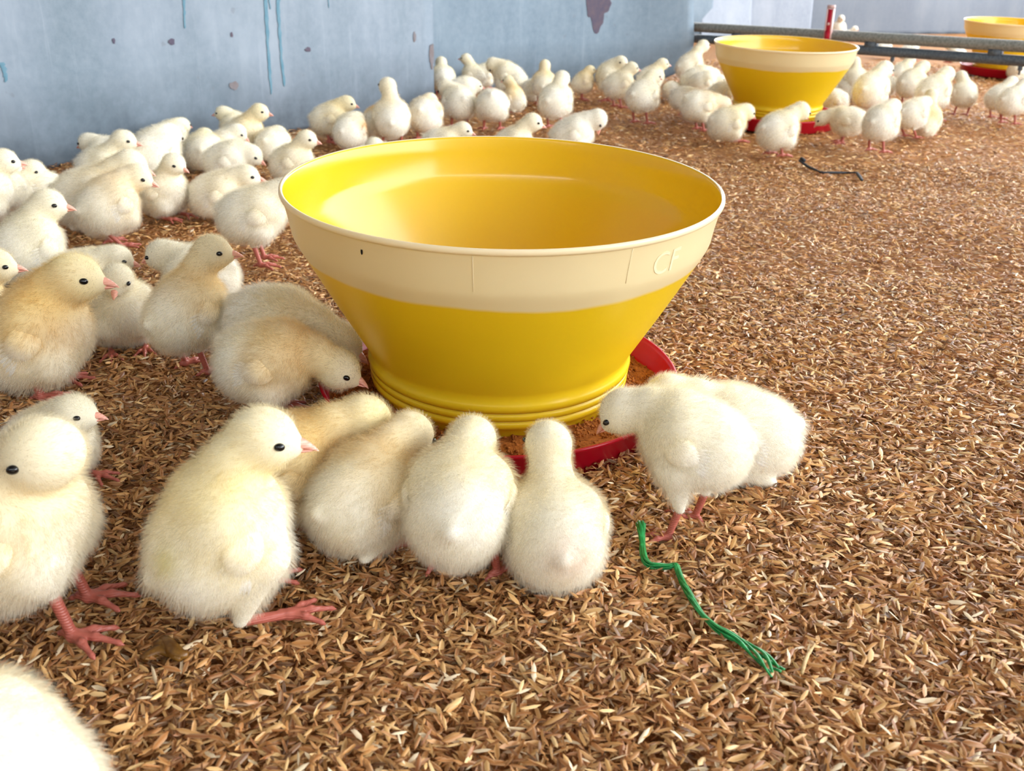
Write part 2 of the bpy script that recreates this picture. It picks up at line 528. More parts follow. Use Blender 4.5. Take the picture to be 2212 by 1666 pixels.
def make_chick(spec):
    rs = np.random.default_rng(spec['seed'])
    ps = dict(POSES[spec['pose']]); ps.update(spec.get('o', {}))
    lod = spec['lod']            # 0 near .. 3 far
    h = (0.0026, 0.0033, 0.0042, 0.0056)[lod]
    pit = math.radians(ps['pit'])
    a = np.array([math.cos(pit), 0, math.sin(pit)]); n = np.array([-math.sin(pit), 0, math.cos(pit)]); y = np.array([0, 1.0, 0])
    B = np.array([0, 0, ps['zb']], float)
    H = np.array(ps['H'], float) * np.array([0.86, 1, 0.97])
    hy, hp, hr = math.radians(ps.get('hy', 0)), math.radians(ps['hp']), math.radians(ps.get('hr', 0))
    hd = np.array([math.cos(hp) * math.cos(hy), math.cos(hp) * math.sin(hy), math.sin(hp)])
    hs = np.array([-math.sin(hy), math.cos(hy), 0]); hu = np.cross(hd, hs)
    hs, hu = hs * math.cos(hr) + hu * math.sin(hr), hu * math.cos(hr) - hs * math.sin(hr)
    fat = ps.get('fat', 1.0)
    N0 = B + 0.025 * a + 0.016 * n
    dn = H - N0
    Mid = N0 + 0.5 * dn + ps.get('arch', 0.004) * nrmz(np.cross(np.cross(dn, [0, 0, 1.0]) + 1e-6, dn)) * 1.0
    sitting = ps['leg'] == 'sit'
    ank = ANK[ps['leg']]
    fx = ps['fx']; fy = ps.get('fy', 0.021)
    feet = ps.get('feet') or [(fx + rs.uniform(-.006, .006), fy, rs.uniform(-8, 16)), (fx + rs.uniform(-.006, .006), -fy, rs.uniform(-16, 8))]
    legs = []
    for (px, py, yw) in feet:
        r = math.radians(yw)
        A = np.array([px + ank[0] * math.cos(r), py + ank[0] * math.sin(r), ank[2]])
        legs.append((px, py, r, A))
    ax_b = (a, y, n)
    tail_a = B - 0.032 * a + 0.014 * n; tail_b = B - 0.0420 * a + 0.0195 * n
    def fn(P):
        s = s_ell(P, B, ax_b, (0.0415, 0.0370 * fat, 0.0375 * fat))
        s = smin(s, s_ell(P, B - 0.016 * a - 0.004 * n, ax_b, (0.0315, 0.0355 * fat, 0.0345 * fat)), 0.010)
        s = smin(s, np.linalg.norm(P - (B + 0.018 * a - 0.001 * n), axis=1) - 0.0322 * fat, 0.012)
        for sg in (1, -1):
            s = smin(s, np.linalg.norm(P - (B + 0.015 * a + 0.009 * n + sg * 0.0195 * fat * y), axis=1) - 0.0205, 0.012)
        s = smin(s, s_cone(P, tail_a, tail_b, 0.012, 0.0050), 0.010)
        for (px, py, r, A) in legs:
            sg = 1 if py > 0 else -1
            hip = B - 0.004 * a - 0.012 * n + np.array([0, 0.018 * sg, 0])
            kn = hip + 0.010 * a - 0.010 * n + np.array([0, 0.004 * sg, 0])
            s = smin(s, s_cone(P, hip, kn, 0.020, 0.0185), 0.010)
            s = smin(s, s_cone(P, kn, A, 0.0180, 0.0048), 0.006)
        s = smin(s, s_cone(P, N0, Mid, 0.0205, 0.0160), 0.012)
        s = smin(s, s_cone(P, Mid, H - 0.004 * hd, 0.0168, 0.0170), 0.008)
        s = smin(s, s_ell(P, H, (hd, hs, hu), (0.0212, 0.0195, 0.0200)), 0.005)
        s = smin(s, s_cone(P, H + 0.006 * hd - 0.002 * hu, H + 0.0182 * hd - 0.0036 * hu, 0.0142, 0.0066), 0.006)
        if sitting:            # the belly flattens on the litter
            s = np.maximum(s, 0.004 - P[:, 2])
        return s
    pts = np.array([B + 0.06 * a, B - 0.062 * a, H + 0.03 * hd, H, B + 0.045 * n, B - 0.045 * n] + [l[3] for l in legs])
    lo = pts.min(0) - 0.026; hi = pts.max(0) + 0.026
    lo[1] = min(lo[1], -0.052); hi[1] = max(hi[1], 0.052); lo[2] = max(lo[2], -0.004)
    V, Q, N = sdf_mesh(fn, lo, hi, h)

    # colouring: cream, with the yellow of thin down on neck, head, back and around the wings
    ye = spec.get('yel', 0.4) * 0.85
    ph = rs.uniform(0, 6.3, 9)
    def fnoise(P, f):
        return (np.sin(P[:, 0] * f + ph[0] + 2 * np.sin(P[:, 1] * f * .7 + ph[1])) + np.sin(P[:, 1] * f * 1.1 + ph[2] + 2 * np.sin(P[:, 2] * f * .8 + ph[3])) + np.sin(P[:, 2] * f * .9 + ph[4] + 2 * np.sin(P[:, 0] * f * .6 + ph[5]))) / 3
    wl = B + 0.012 * a + 0.004 * n
    def colour(P):
        dN = s_cone(P, N0, H, 0.020, 0.016)
        neck = np.exp(-np.clip(dN, 0, 1) ** 2 / (2 * 0.012 ** 2))
        dP = np.abs(P - wl); dP[:, 1] = np.abs(np.abs(P[:, 1]) - 0.034)
        wing = np.exp(-(dP ** 2).sum(1) / (2 * 0.020 ** 2))
        m = np.clip(ye * (0.25 + 0.75 * neck + 0.5 * wing) + 0.22 * fnoise(P, 95) * ye + 0.05, 0, 1)
        crop = np.exp(-((P - (N0 + 0.15 * (H - N0))) ** 2).sum(1) / (2 * 0.023 ** 2))
        o = np.clip(spec.get('ora', 0.0) * (1.15 * crop + 0.40 * wing) + 0.12 * fnoise(P, 150) * spec.get('ora', 0.0), 0, 0.9)
        c = CREAM + (WHITE - CREAM) * np.clip(0.5 + 0.5 * fnoise(P, 60), 0, 1)[:, None]
        c = c + (YEL - c) * m[:, None]
        c = c + (ORA - c) * o[:, None]
        for (sa_, sy_, sn_, sr_, sc_, st_) in ps.get('spots', ()):      # marks of their own colour
            d2 = ((P - (B + sa_ * a + sy_ * y + sn_ * n)) ** 2).sum(1)
            c = c + (SPOT[sc_] - c) * (st_ * np.exp(-d2 / (2 * sr_ * sr_)))[:, None]
        return c
    me = mesh_np('chick', V, Q, colors=colour(V) * 0.91)
    me.materials.append(M['skin'])
    root = link('chick', me)
    root.location = (spec['x'], spec['y'], spec.get('z', 0.0))
    root.rotation_euler = (0, 0, math.radians(spec['yaw']))
    s = spec.get('s', 1.0) * CHICK_SIZE
    root.scale = (s, s, s)
    tag(root, spec['label'], 'chick', spec['group'])

    # wings
    furV, furQ, furN, furK = [V], [Q], [N], [np.zeros(len(Q), int)]
    for sg in (1, -1):
        d = math.radians(ps.get('wd', 16))
        w = -(a * math.cos(d) + n * math.sin(d)); o = nrmz(y * sg + 0.10 * a + 0.05 * n); o = nrmz(o - (o @ w) * w); q = np.cross(w, o)
        S0 = B + 0.024 * a + sg * 0.0290 * fat * y + 0.006 * n
        st, seg = (9, 12) if lod < 2 else (6, 8)
        VV = []
        for i in range(st):
            u = i / (st - 1)
            wd_ = 0.0125 * math.sin(PI * min(1, 0.10 + 0.86 * u ** 0.75)) + 0.0008
            th_ = 0.0055 * math.sin(PI * min(1, 0.12 + 0.80 * u ** 0.8)) + 0.0006
            c0 = S0 + w * 0.040 * u + o * (-0.0015 + 0.0125 * math.sin(PI * min(1, .15 + .75 * u)))
            for k in range(seg):
                an = 2 * PI * k / seg
                VV.append(c0 + q * wd_ * math.cos(an) + o * th_ * math.sin(an))
        WQ = [(i * seg + k, i * seg + (k + 1) % seg, (i + 1) * seg + (k + 1) % seg, (i + 1) * seg + k) for i in range(st - 1) for k in range(seg)]
        WT = [(0, k, k + 1) for k in range(1, seg - 1)] + [((st - 1) * seg, (st - 1) * seg + k + 1, (st - 1) * seg + k) for k in range(1, seg - 1)]
        VV = np.array(VV); WQ = np.array(WQ)
        wparts = [(VV, WQ, np.array(WT))]
        if lod < 3:
            nf = (9, 7, 5)[lod]
            for j in range(nf):        # first quills fanned along the trailing edge
                u = j / (nf - 1)
                b0 = S0 + w * (0.020 + 0.012 * u) + o * 0.0105 + q * (-0.008 + 0.013 * u) * sg
                dd = nrmz(w + q * sg * (-0.55 + 0.6 * u) + o * 0.10); side = np.cross(dd, o)
                L = 0.016 + 0.003 * math.sin(3 * u)
                qv = []
                for i in range(4):
                    t_ = i / 3; ww = 0.0014 * (0.5 + 1.1 * t_) * (1 - t_ ** 4) + 0.0002
                    c0 = b0 + dd * L * t_ - o * 0.005 * t_ * t_
                    qv += [c0 - side * ww, c0 + o * 0.0005, c0 + side * ww]
                qf = [(i * 3 + k, i * 3 + k + 1, i * 3 + k + 4, i * 3 + k + 3) for i in range(3) for k in range(2)]
                wparts.append((np.array(qv), np.array(qf), None))
        WV, WQ2, WT2 = join(wparts)
        wu = np.clip(((WV - S0) @ w - 0.016) / 0.022, 0, 1)[:, None]
        wm = mesh_np('wing', WV, WQ2, WT2, colors=colour(WV) * (1 - wu) + WHITE * 0.9 * wu)
        link('wing', wm, M['skin'], root)
        cen = VV.reshape(st, seg, 3).mean(1, keepdims=True)
        Nn = (VV.reshape(st, seg, 3) - cen).reshape(-1, 3); Nn /= np.maximum(1e-9, np.linalg.norm(Nn, axis=1))[:, None]
        off = sum(len(v) for v in furV)
        furV.append(VV); furN.append(Nn); furQ.append(WQ + off); furK.append(np.ones(len(WQ), int))

    # eyes and beak
    R = np.eye(4); R[:3, 0], R[:3, 1], R[:3, 2] = hd, hs, hu
    bp = H + 0.0225 * hd - 0.0032 * hu
    R[:3, 3] = bp
    bo = link('beak', BEAK, None, root); bo.matrix_local = Matrix(R.tolist())
    eyes = []
    for sg in (1, -1):
        ey = H + 0.0122 * hd + sg * 0.0162 * hs + 0.0030 * hu
        g = sdf_grad(fn, ey[None])[0]
        ey = ey - g * (fn(ey[None])[0] - 0.0004)
        eyes.append(ey)
        oy = nrmz(g * 0.6 + sg * hs); ox = nrmz(hd - (hd @ oy) * oy); oz = np.cross(ox, oy)
        E4 = np.eye(4); E4[:3, 0], E4[:3, 1], E4[:3, 2], E4[:3, 3] = ox, oy, oz, ey
        eo = link('eye', EYE, None, root); eo.matrix_local = Matrix(E4.tolist())
    for (px, py, r, A) in legs:
        lo_ = link('leg', LEG[(ps['leg'], 'hi' if lod < 2 else 'lo')], None, root)
        lo_.location = (px, py, 0); lo_.rotation_euler = (0, 0, r)

    # down: soft short strands
    Vf = np.concatenate(furV); Nf = np.concatenate(furN); Qf = np.concatenate(furQ); Kf = np.concatenate(furK)
    p0, p1, p2, p3 = (Vf[Qf[:, k]] for k in range(4))
    area = 0.5 * np.linalg.norm(np.cross(p2 - p0, p3 - p1), axis=1)
    cnt = (24000, 18000, 9000, 3800)[lod]
    cnt = int(cnt * spec.get('dens', 1.0))
    f = rs.choice(len(Qf), cnt, p=area / area.sum())
    u, v = rs.random(cnt)[:, None], rs.random(cnt)[:, None]
    def bl(X): return (X[Qf[f, 0]] * (1 - u) * (1 - v) + X[Qf[f, 1]] * u * (1 - v) + X[Qf[f, 2]] * u * v + X[Qf[f, 3]] * (1 - u) * v)
    P = bl(Vf); NN = bl(Nf); NN /= np.maximum(1e-9, np.linalg.norm(NN, axis=1))[:, None]
    wingk = Kf[f] == 1
    dH = np.linalg.norm(P - H, axis=1)
    hw = np.clip((0.040 - dH) / 0.02, 0, 1)[:, None]
    flow = (-a - 0.5 * n * 0 + np.array([0, 0, -0.55]))[None] * (1 - hw) + (-hd)[None] * hw
    flow = flow - (flow * NN).sum(1)[:, None] * NN
    flow /= np.maximum(1e-6, np.linalg.norm(flow, axis=1))[:, None]
    L = np.full(cnt, 0.0072)
    L = np.where(dH < 0.03, 0.0046, L)
    db = np.linalg.norm(P - (bp + 0.002 * hd), axis=1)
    L *= np.clip((db - 0.004) / 0.014, 0.12, 1)
    de = np.minimum(np.linalg.norm(P - eyes[0], axis=1), np.linalg.norm(P - eyes[1], axis=1))
    L *= np.clip((de - 0.0022) / 0.006, 0.10, 1)
    dA = np.min([np.linalg.norm(P - l[3], axis=1) for l in legs], axis=0)
    L *= np.clip(dA / 0.016, 0.12, 1)
    L = np.where(wingk, L * 0.75, L)
    L *= rs.uniform(0.65, 1.15, cnt)
    cl = np.stack([fnoise(P + 0.31 * k, 430) for k in range(3)], 1) * 0.30 + np.stack([fnoise(P + 0.17 * k, 170) for k in range(3)], 1) * 0.22
    d0 = NN * 1.0 + flow * np.where(hw > 0.5, 0.42, 0.48) + cl + rs.normal(0, 0.24, (cnt, 3))
    d0 /= np.linalg.norm(d0, axis=1)[:, None]
    bend = flow * 0.30 + np.array([0, 0, -0.12]) + rs.normal(0, 0.10, (cnt, 3))
    k = 4 if lod < 2 else 3
    T_ = np.linspace(0, 1, k)
    X = P[:, None, :] - NN[:, None, :] * 0.0006 + L[:, None, None] * (d0[:, None, :] * T_[None, :, None] + bend[:, None, :] * (T_ ** 2)[None, :, None])
    keep = X[:, -1, 2] > 0.0015
    X = X[keep]; NN = NN[keep]; Pk = P[keep]
    cc = colour(Pk)
    wt = np.clip(((Pk - S0) @ w - 0.014) / 0.022, 0, 1)[:, None] * 0.7
    cc = np.where(wingk[keep][:, None], cc * (1 - wt) + WHITE * wt, cc)
    cc = np.clip(cc * rs.uniform(0.87, 0.96, (len(cc), 1)), 0, 0.95)
    w0 = (0.00019, 0.00021, 0.00030, 0.00050)[lod]
    rad = np.tile(w0 * (1 - 0.80 * T_ ** 1.3), (len(X), 1))
    hc = bpy.data.hair_curves.new('down')
    hc.add_curves([k] * len(X))
    hc.attributes['position'].data.foreach_set('vector', X.astype(np.float32).ravel())
    ra = hc.attributes.get('radius') or hc.attributes.new('radius', 'FLOAT', 'POINT')
    ra.data.foreach_set('value', rad.astype(np.float32).ravel())
    ca = hc.attributes.new('col', 'FLOAT_COLOR', 'CURVE')
    c4 = np.ones((len(X), 4), np.float32); c4[:, :3] = cc
    ca.data.foreach_set('color', c4.ravel())
    hc.materials.append(M['down'])
    ho = bpy.data.objects.new('down', hc)
    COL.objects.link(ho); ho.parent = root
    return root

# ------------------------------------------------------------------ the setting
def litter_h(x, y):
    """gentle unevenness of the litter bed"""
    return 0.0022 * (np.sin(x * 9.1 + 1.3 * np.sin(y * 6.0)) + np.sin(y * 10.7 + 1.7 * np.sin(x * 7.0 + 1))) - 0.0055

nx, ny = 120, 150
gx = np.linspace(-4.2, 4.2, nx); gy = np.linspace(-4.0, 10.0, ny)
X, Y = np.meshgrid(gx, gy, indexing='ij')
V = np.stack([X, Y, litter_h(X, Y)], -1).reshape(-1, 3)
I = np.arange(nx * ny).reshape(nx, ny)
Fq = np.stack([I[:-1, :-1], I[1:, :-1], I[1:, 1:], I[:-1, 1:]], -1).reshape(-1, 4)
tag(link('floor', mesh_np('floor', V, Fq), M['floor']), 'litter floor of brown rice husk', kind='structure')

def slab(name, c, h, mat):
    V, Fq, _ = box(c, h)
    return tag(link(name, mesh_np(name, V, Fq, smooth=False), mat), kind='structure')
slab('ceiling', (0.0, 3.0, 2.75), (4.3, 7.1, 0.05), M['roof'])
slab('wall_right', (4.25, 3.0, 0.29), (0.05, 7.1, 0.31), M['house'])
slab('wall_back', (1.6, 10.05, 0.39), (2.6, 0.05, 0.41), M['house'])
slab('wall_back', (-2.65, 10.05, 1.34), (1.65, 0.05, 1.36), M['house'])
slab('wall_left', (-4.25, 3.0, 1.34), (0.05, 7.1, 1.36), M['house'])
slab('wall_front', (0.0, -4.05, 1.14), (4.3, 0.05, 1.16), M['house'])

# ------------------------------------------------------------------ rice husks
PAL = np.array([srgb(206, 156, 98)[:3], srgb(178, 122, 72)[:3], srgb(222, 180, 122)[:3], srgb(192, 138, 84)[:3], srgb(234, 202, 150)[:3], srgb(246, 234, 212)[:3], srgb(112, 72, 44)[:3], srgb(150, 94, 54)[:3]])
PAL = PAL * np.array([1.05, 0.97, 0.83])
PW = np.array([.20, .17, .15, .15, .10, .045, .065, .12]); PW = PW / PW.sum()
def husk_field(cnt, y0, y1, tmpl, tris, size, zspread, seed, tilt, margin=None):
    rs = np.random.default_rng(seed)
    hw = lambda yy: 0.56 * yy + 0.16
    yy = np.sqrt(rs.uniform(y0 ** 2, y1 ** 2, int(cnt)))
    xx = rs.uniform(-1, 1, len(yy)) * hw(yy)
    if margin:                       # the litter goes on to both sides
        xx = np.sign(xx) * (hw(yy) + rs.random(len(yy)) * margin)
    n = len(yy)
    Ls = size * rs.normal(1, .17, n).clip(.55, 1.5); Ws = Ls * rs.uniform(.080, .140, n); Hs = Ws * rs.uniform(.25, .95, n) * np.where(rs.random(n) < .72, 1, -1)
    T = np.array(tmpl, float)
    bendv = rs.normal(0, .10, n)
    P = np.empty((n, len(T), 3))
    P[:, :, 0] = T[None, :, 0] * Ls[:, None]
    P[:, :, 1] = T[None, :, 1] * Ws[:, None] + (T[None, :, 0] ** 2 - .1) * bendv[:, None] * Ls[:, None]
    P[:, :, 2] = T[None, :, 2] * Hs[:, None]
    yaw = rs.uniform(0, 2 * PI, n); pt = rs.normal(0, tilt, n); rl = rs.normal(0, .5, n)
    cx, sx, cy_, sy, cz, sz = np.cos(rl), np.sin(rl), np.cos(pt), np.sin(pt), np.cos(yaw), np.sin(yaw)
    Rm = np.empty((n, 3, 3))
    Rm[:, 0, 0] = cz * cy_; Rm[:, 0, 1] = cz * sy * sx - sz * cx; Rm[:, 0, 2] = cz * sy * cx + sz * sx
    Rm[:, 1, 0] = sz * cy_; Rm[:, 1, 1] = sz * sy * sx + cz * cx; Rm[:, 1, 2] = sz * sy * cx - cz * sx
    Rm[:, 2, 0] = -sy; Rm[:, 2, 1] = cy_ * sx; Rm[:, 2, 2] = cy_ * cx
    P = np.einsum('nij,nkj->nki', Rm, P)
    P[:, :, 0] += xx[:, None]; P[:, :, 1] += yy[:, None]
    P[:, :, 2] += (litter_h(xx, yy) + 0.0010 + zspread * rs.random(n) ** 1.3)[:, None]
    col = PAL[rs.choice(len(PAL), n, p=PW)] * rs.uniform(.78, 1.16, (n, 1))
    C = np.repeat(col[:, None, :], len(T), 1)
    edge = (np.abs(T[:, 1]) > .5)
    C[:, edge] = C[:, edge] * 1.0 + 0.28 * (np.array(srgb(236, 210, 170)[:3]) - C[:, edge])
    TT = (np.array(tris)[None] + (np.arange(n) * len(T))[:, None, None]).reshape(-1, 3)
    return P.reshape(-1, 3), TT, C.reshape(-1, 3)
# 12-triangle hull (boat with a keel), 6-triangle hull, 4-triangle hull
T12 = [(-.5, 0, 0), (-.30, -.8, .1), (-.30, 0, 1), (-.30, .8, .1), (.02, -1, 0), (.02, 0, 1.1), (.02, 1, 0), (.32, -.75, .1), (.32, 0, .9), (.32, .75, .1), (.5, 0, 0)]
F12 = [(0, 1, 2), (0, 2, 3), (1, 4, 5), (1, 5, 2), (2, 5, 6), (2, 6, 3), (4, 7, 8), (4, 8, 5), (5, 8, 9), (5, 9, 6), (7, 10, 8), (8, 10, 9)]
T8 = [(-.5, 0, 0), (-.2, -1, 0), (-.2, 0, 1), (-.2, 1, 0), (.25, -.9, 0), (.25, 0, 1), (.25, .9, 0), (.5, 0, 0)]
F8 = [(0, 1, 2), (0, 2, 3), (1, 4, 5), (1, 5, 2), (2, 5, 6), (2, 6, 3), (4, 7, 5), (5, 7, 6)]
T4 = [(-.5, 0, 0), (0, -1, 0), (0, 0, 1), (0, 1, 0), (.5, 0, 0)]
F4 = [(0, 1, 2), (0, 2, 3), (1, 4, 2), (2, 4, 3)]
parts, cols = [], []
for args in ((78000, .26, .72, T8, F8, .0094, .0105, 11, .26), (72000, .70, 1.12, T8, F8, .0094, .0095, 14, .26), (84000, 1.08, 1.9, T4, F4, .0108, .0075, 12, .26), (74000, 1.8, 4.3, T4, F4, .0160, .0070, 13, .22), (30000, .26, 1.12, T4, F4, .0098, .0095, 15, .26, .26), (20000, 1.1, 2.0, T4, F4, .0120, .0075, 16, .26, .34)):
    V, TT, C = husk_field(*args)
    parts.append((V, None, TT)); cols.append(C)
V, _, TT = join(parts)
tag(link('rice_husk_litter', mesh_np('rice_husk_litter', V, None, TT, colors=np.concatenate(cols)), M['husk']),
    'loose brown rice husks strewn over the whole floor', 'litter', kind='stuff')

# ------------------------------------------------------------------ galvanised guard sheets
def guard(name, path, height, mat, label, thick=0.0012, edge=None, lean=0.0, bow=0.0):
    """a curved upright sheet along a ground path; edge(z) trims its far end"""
    P = np.array(path, float)
    d = np.concatenate([[0], np.cumsum(np.linalg.norm(np.diff(P, axis=0), axis=1))])
    nu, nz = 60, 24
    u = np.linspace(0, d[-1], nu)
    # smooth the path a little
    px = np.interp(u, d, P[:, 0]); py = np.interp(u, d, P[:, 1])
    for _ in range(12):
        px[1:-1] = (px[:-2] + 2 * px[1:-1] + px[2:]) / 4; py[1:-1] = (py[:-2] + 2 * py[1:-1] + py[2:]) / 4
    z = np.linspace(0, 1, nz) ** 1.3 * height - 0.004
    tx, ty = np.gradient(px), np.gradient(py); ln = np.hypot(tx, ty); nxn, nyn = ty / ln, -tx / ln
    def at(uu, zz, off):
        x = np.interp(uu, u, px); yv = np.interp(uu, u, py); a_ = np.interp(uu, u, nxn); b_ = np.interp(uu, u, nyn)
        o_ = off + lean * zz + bow * np.sin(PI * min(1, zz / height))
        return (x + a_ * o_, yv + b_ * o_, zz)
    V = []
    for off in (0, -thick):
        for i in range(nu):
            for k in range(nz):
                uu = u[i]
                if edge is not None: uu = u[i] / d[-1] * (d[-1] - edge(z[k]))
                V.append(at(uu, z[k], off))
    V = np.array(V); I = np.arange(2 * nu * nz).reshape(2, nu, nz)
    Fq = list(np.stack([I[0, :-1, :-1], I[0, 1:, :-1], I[0, 1:, 1:], I[0, :-1, 1:]], -1).reshape(-1, 4))
    Fq += list(np.stack([I[1, :-1, :-1], I[1, :-1, 1:], I[1, 1:, 1:], I[1, 1:, :-1]], -1).reshape(-1, 4))
    for i in range(nu - 1):
        Fq += [(I[0, i, -1], I[0, i + 1, -1], I[1, i + 1, -1], I[1, i, -1]), (I[0, i, 0], I[1, i, 0], I[1, i + 1, 0], I[0, i + 1, 0])]
    for k in range(nz - 1):
        Fq += [(I[0, -1, k], I[1, -1, k], I[1, -1, k + 1], I[0, -1, k + 1]), (I[0, 0, k], I[0, 0, k + 1], I[1, 0, k + 1], I[1, 0, k])]
    o = link(name, mesh_np(name, V, np.array(Fq)), mat)
    tag(o, label, 'metal sheet', 'galvanised guard sheets round the brooding pen')
    return o, at, d[-1]

def drip(parent, at, name, u0, ztop, zbot, w, wob, mat, seed):
    """paint run or stain: a thin irregular film on the sheet"""
    rs = np.random.default_rng(seed); n = 26
    zz = np.linspace(ztop, zbot, n); V = []
    for i, z in enumerate(zz):
        t = i / (n - 1)
        ww = w * (1 - 0.5 * t) * (0.7 + 0.6 * rs.random()) * (1 if t < .97 else .4)
        c = u0 + wob * math.sin(3.1 * t + seed) + rs.normal(0, w * .12)
        V += [at(c - ww, z, 0.0012), at(c, z, 0.0017), at(c + ww, z, 0.0012)]
    Fq = [(i * 3 + k, i * 3 + k + 1, i * 3 + k + 4, i * 3 + k + 3) for i in range(n - 1) for k in range(2)]
    link(name, mesh_np(name, np.array(V), np.array(Fq)), mat, parent)

def blob(parent, at, name, u0, z0, ru, rz, mat, seed, tail=0.0):
    rs = np.random.default_rng(seed); n = 40; V = [at(u0, z0, 0.0016)]
    ph = rs.uniform(0, 6.3, 4)
    for i in range(n):
        t = 2 * PI * i / n
        r = 1 + .09 * math.sin(3 * t + ph[0]) + .06 * math.sin(5 * t + ph[1]) + .05 * math.sin(9 * t + ph[2]) + .04 * rs.normal()
        dz = math.sin(t) * rz * r
        if math.sin(t) < 0: dz -= tail * max(0, math.cos((t - 1.5 * PI) * 2.2)) ** 2 * (abs(t - 1.5 * PI) < .7)
        V.append(at(u0 + math.cos(t) * ru * r, z0 + dz, 0.0013))
    T = [(0, 1 + i, 1 + (i + 1) % n) for i in range(n)]
    link(name, mesh_np(name, np.array(V), None, np.array(T)), mat, parent)

sa, at_a, la = guard('guard_sheet', [(-1.75, 0.55), (-1.25, 1.14), (-.863, 1.68), (-.484, 2.23), (-.216, 2.640)], 0.50, M['sheet_a'],
                     'large blue-grey galvanised sheet with two long teal paint runs, behind the left chicks')
SHEET2 = [(-.62, 2.58), (-.233, 2.97), (.08, 3.26), (.34, 3.44), (.60, 3.50)]
sb, at_b, lb = guard('guard_sheet', SHEET2, 0.46, M['sheet_b'], 'galvanised sheet with a purple-grey stain patch and a rounded free end',
                     edge=lambda z: 0.10 * max(0, 1 - z / 0.075) ** 2 + 0.03 * max(0, (z - 0.12) / 0.3))
guard('guard_sheet', [(.50, 5.6), (1.12, 6.0)], 0.45, M['sheet_b'], 'greenish grey sheet seen in the gap left of the white sheet, far off')
guard('guard_sheet', [(1.06, 5.95), (1.38, 6.12)], 0.45, M['sheet_c'], 'bright bluish white sheet beyond the pipes, nearest the stained sheet', lean=-.10)
guard('guard_sheet', [(1.30, 6.22), (1.80, 6.36)], 0.45, M['sheet_c'], 'pale sheet with a bright right edge beyond the pipes, left of the red bracket', lean=-.06)
guard('guard_sheet', [(1.70, 6.55), (2.6, 6.75), (3.4, 7.05), (4.1, 7.4)], 0.45, M['sheet_d'], 'long plain blue-grey sheet closing the far right end of the pen')

# ------------------------------------------------------------------ feeders: yellow hopper on a red pan
HOP = [(.0985, .006), (.0985, .0262), (.1040, .0268), (.1046, .0300), (.1040, .0325), (.1015, .0330), (.1045, .0336), (.1052, .0368), (.1046, .0392), (.1020, .0397),
       (.1052, .0404), (.1062, .0440), (.1056, .0470), (.1040, .0490), (.1060, .0560), (.1300, .0985), (.1545, .1440), (.1572, .1495), (.1583, .1530), (.1600, .1640), (.1628, .1780),
       (.1630, .1786), (.1646, .1792), (.1652, .1808), (.1650, .1826), (.1640, .1834), (.1626, .1830), (.1618, .1815), (.1606, .1700), (.1575, .1535), (.1562, .1490), (.1530, .1430), (.1285, .0980), (.1040, .0540), (.1010, .0480), (.0965, .0300), (.0965, .006)]
OUT_N = 21
def hopper_mesh():
    seg = 160
    V, Fq = lathe(HOP, seg)
    me = mesh_np('hopper', V, Fq)
    mi = np.array([0 if (i % (len(HOP) - 1)) < OUT_N else (1 if (i % (len(HOP) - 1)) < OUT_N + 5 else 2) for i in range(len(Fq))], np.int32)
    me.polygons.foreach_set('material_index', mi)
    for m in (M['hopper_out'], M['cream'], M['yellow_in']): me.materials.append(m)
    return me
PANP = [(.0, .0), (.1375, .0), (.1400, .0020), (.1445, .0250), (.1462, .0268), (.1466, .0285), (.1456, .0296), (.1440, .0290), (.1425, .0262), (.1375, .0070), (.1350, .0045), (.0, .0045)]
HOPM = hopper_mesh()
_v, _f = lathe(PANP, 128); PANM = mesh_np('pan', _v, _f); PANM.materials.append(M['red'])

def feed_mesh(seed, n):
    """crumbled feed heaped between the hopper foot and the pan wall"""
    rs = np.random.default_rng(seed)
    nr, seg = 10, 120
    V = []
    for i in range(seg):
        t = 2 * PI * i / seg
        for k in range(nr):
            u = k / (nr - 1); r = .094 + u * (.1405 - .094)
            V.append((r * math.cos(t), r * math.sin(t), .019 - .009 * u + .0016 * math.sin(5 * t + 9 * u) + .0010 * rs.normal()))
    Fq = [(i * nr + k, i * nr + k + 1, ((i + 1) % seg) * nr + k + 1, ((i + 1) % seg) * nr + k) for i in range(seg) for k in range(nr - 1)]
    parts = [(np.array(V), np.array(Fq), None)]
    t = rs.uniform(0, 2 * PI, n); u = rs.random(n); r = .099 + u * .038
    c = np.stack([r * np.cos(t), r * np.sin(t), .0195 - .009 * u + .0012 * rs.random(n)], 1)
    D = np.array([(1, 0, 0), (-1, 0, 0), (0, 1, 0), (0, -1, 0), (0, 0, 1), (0, 0, -1)], float)
    FT = np.array([(0, 2, 4), (2, 1, 4), (1, 3, 4), (3, 0, 4), (2, 0, 5), (1, 2, 5), (3, 1, 5), (0, 3, 5)])
    sz = rs.uniform(.0007, .0017, (n, 1, 1)) * rs.uniform(.6, 1.4, (n, 6, 1))
    CV = (c[:, None, :] + D[None] * sz).reshape(-1, 3)
    parts.append((CV, None, (FT[None] + (np.arange(n) * 6)[:, None, None]).reshape(-1, 3)))
    V, Fq, T = join(parts)
    me = mesh_np('crumble_feed', V, Fq, T, smooth=False); me.materials.append(M['feed'])
    return me
FEEDM = feed_mesh(5, 2600)

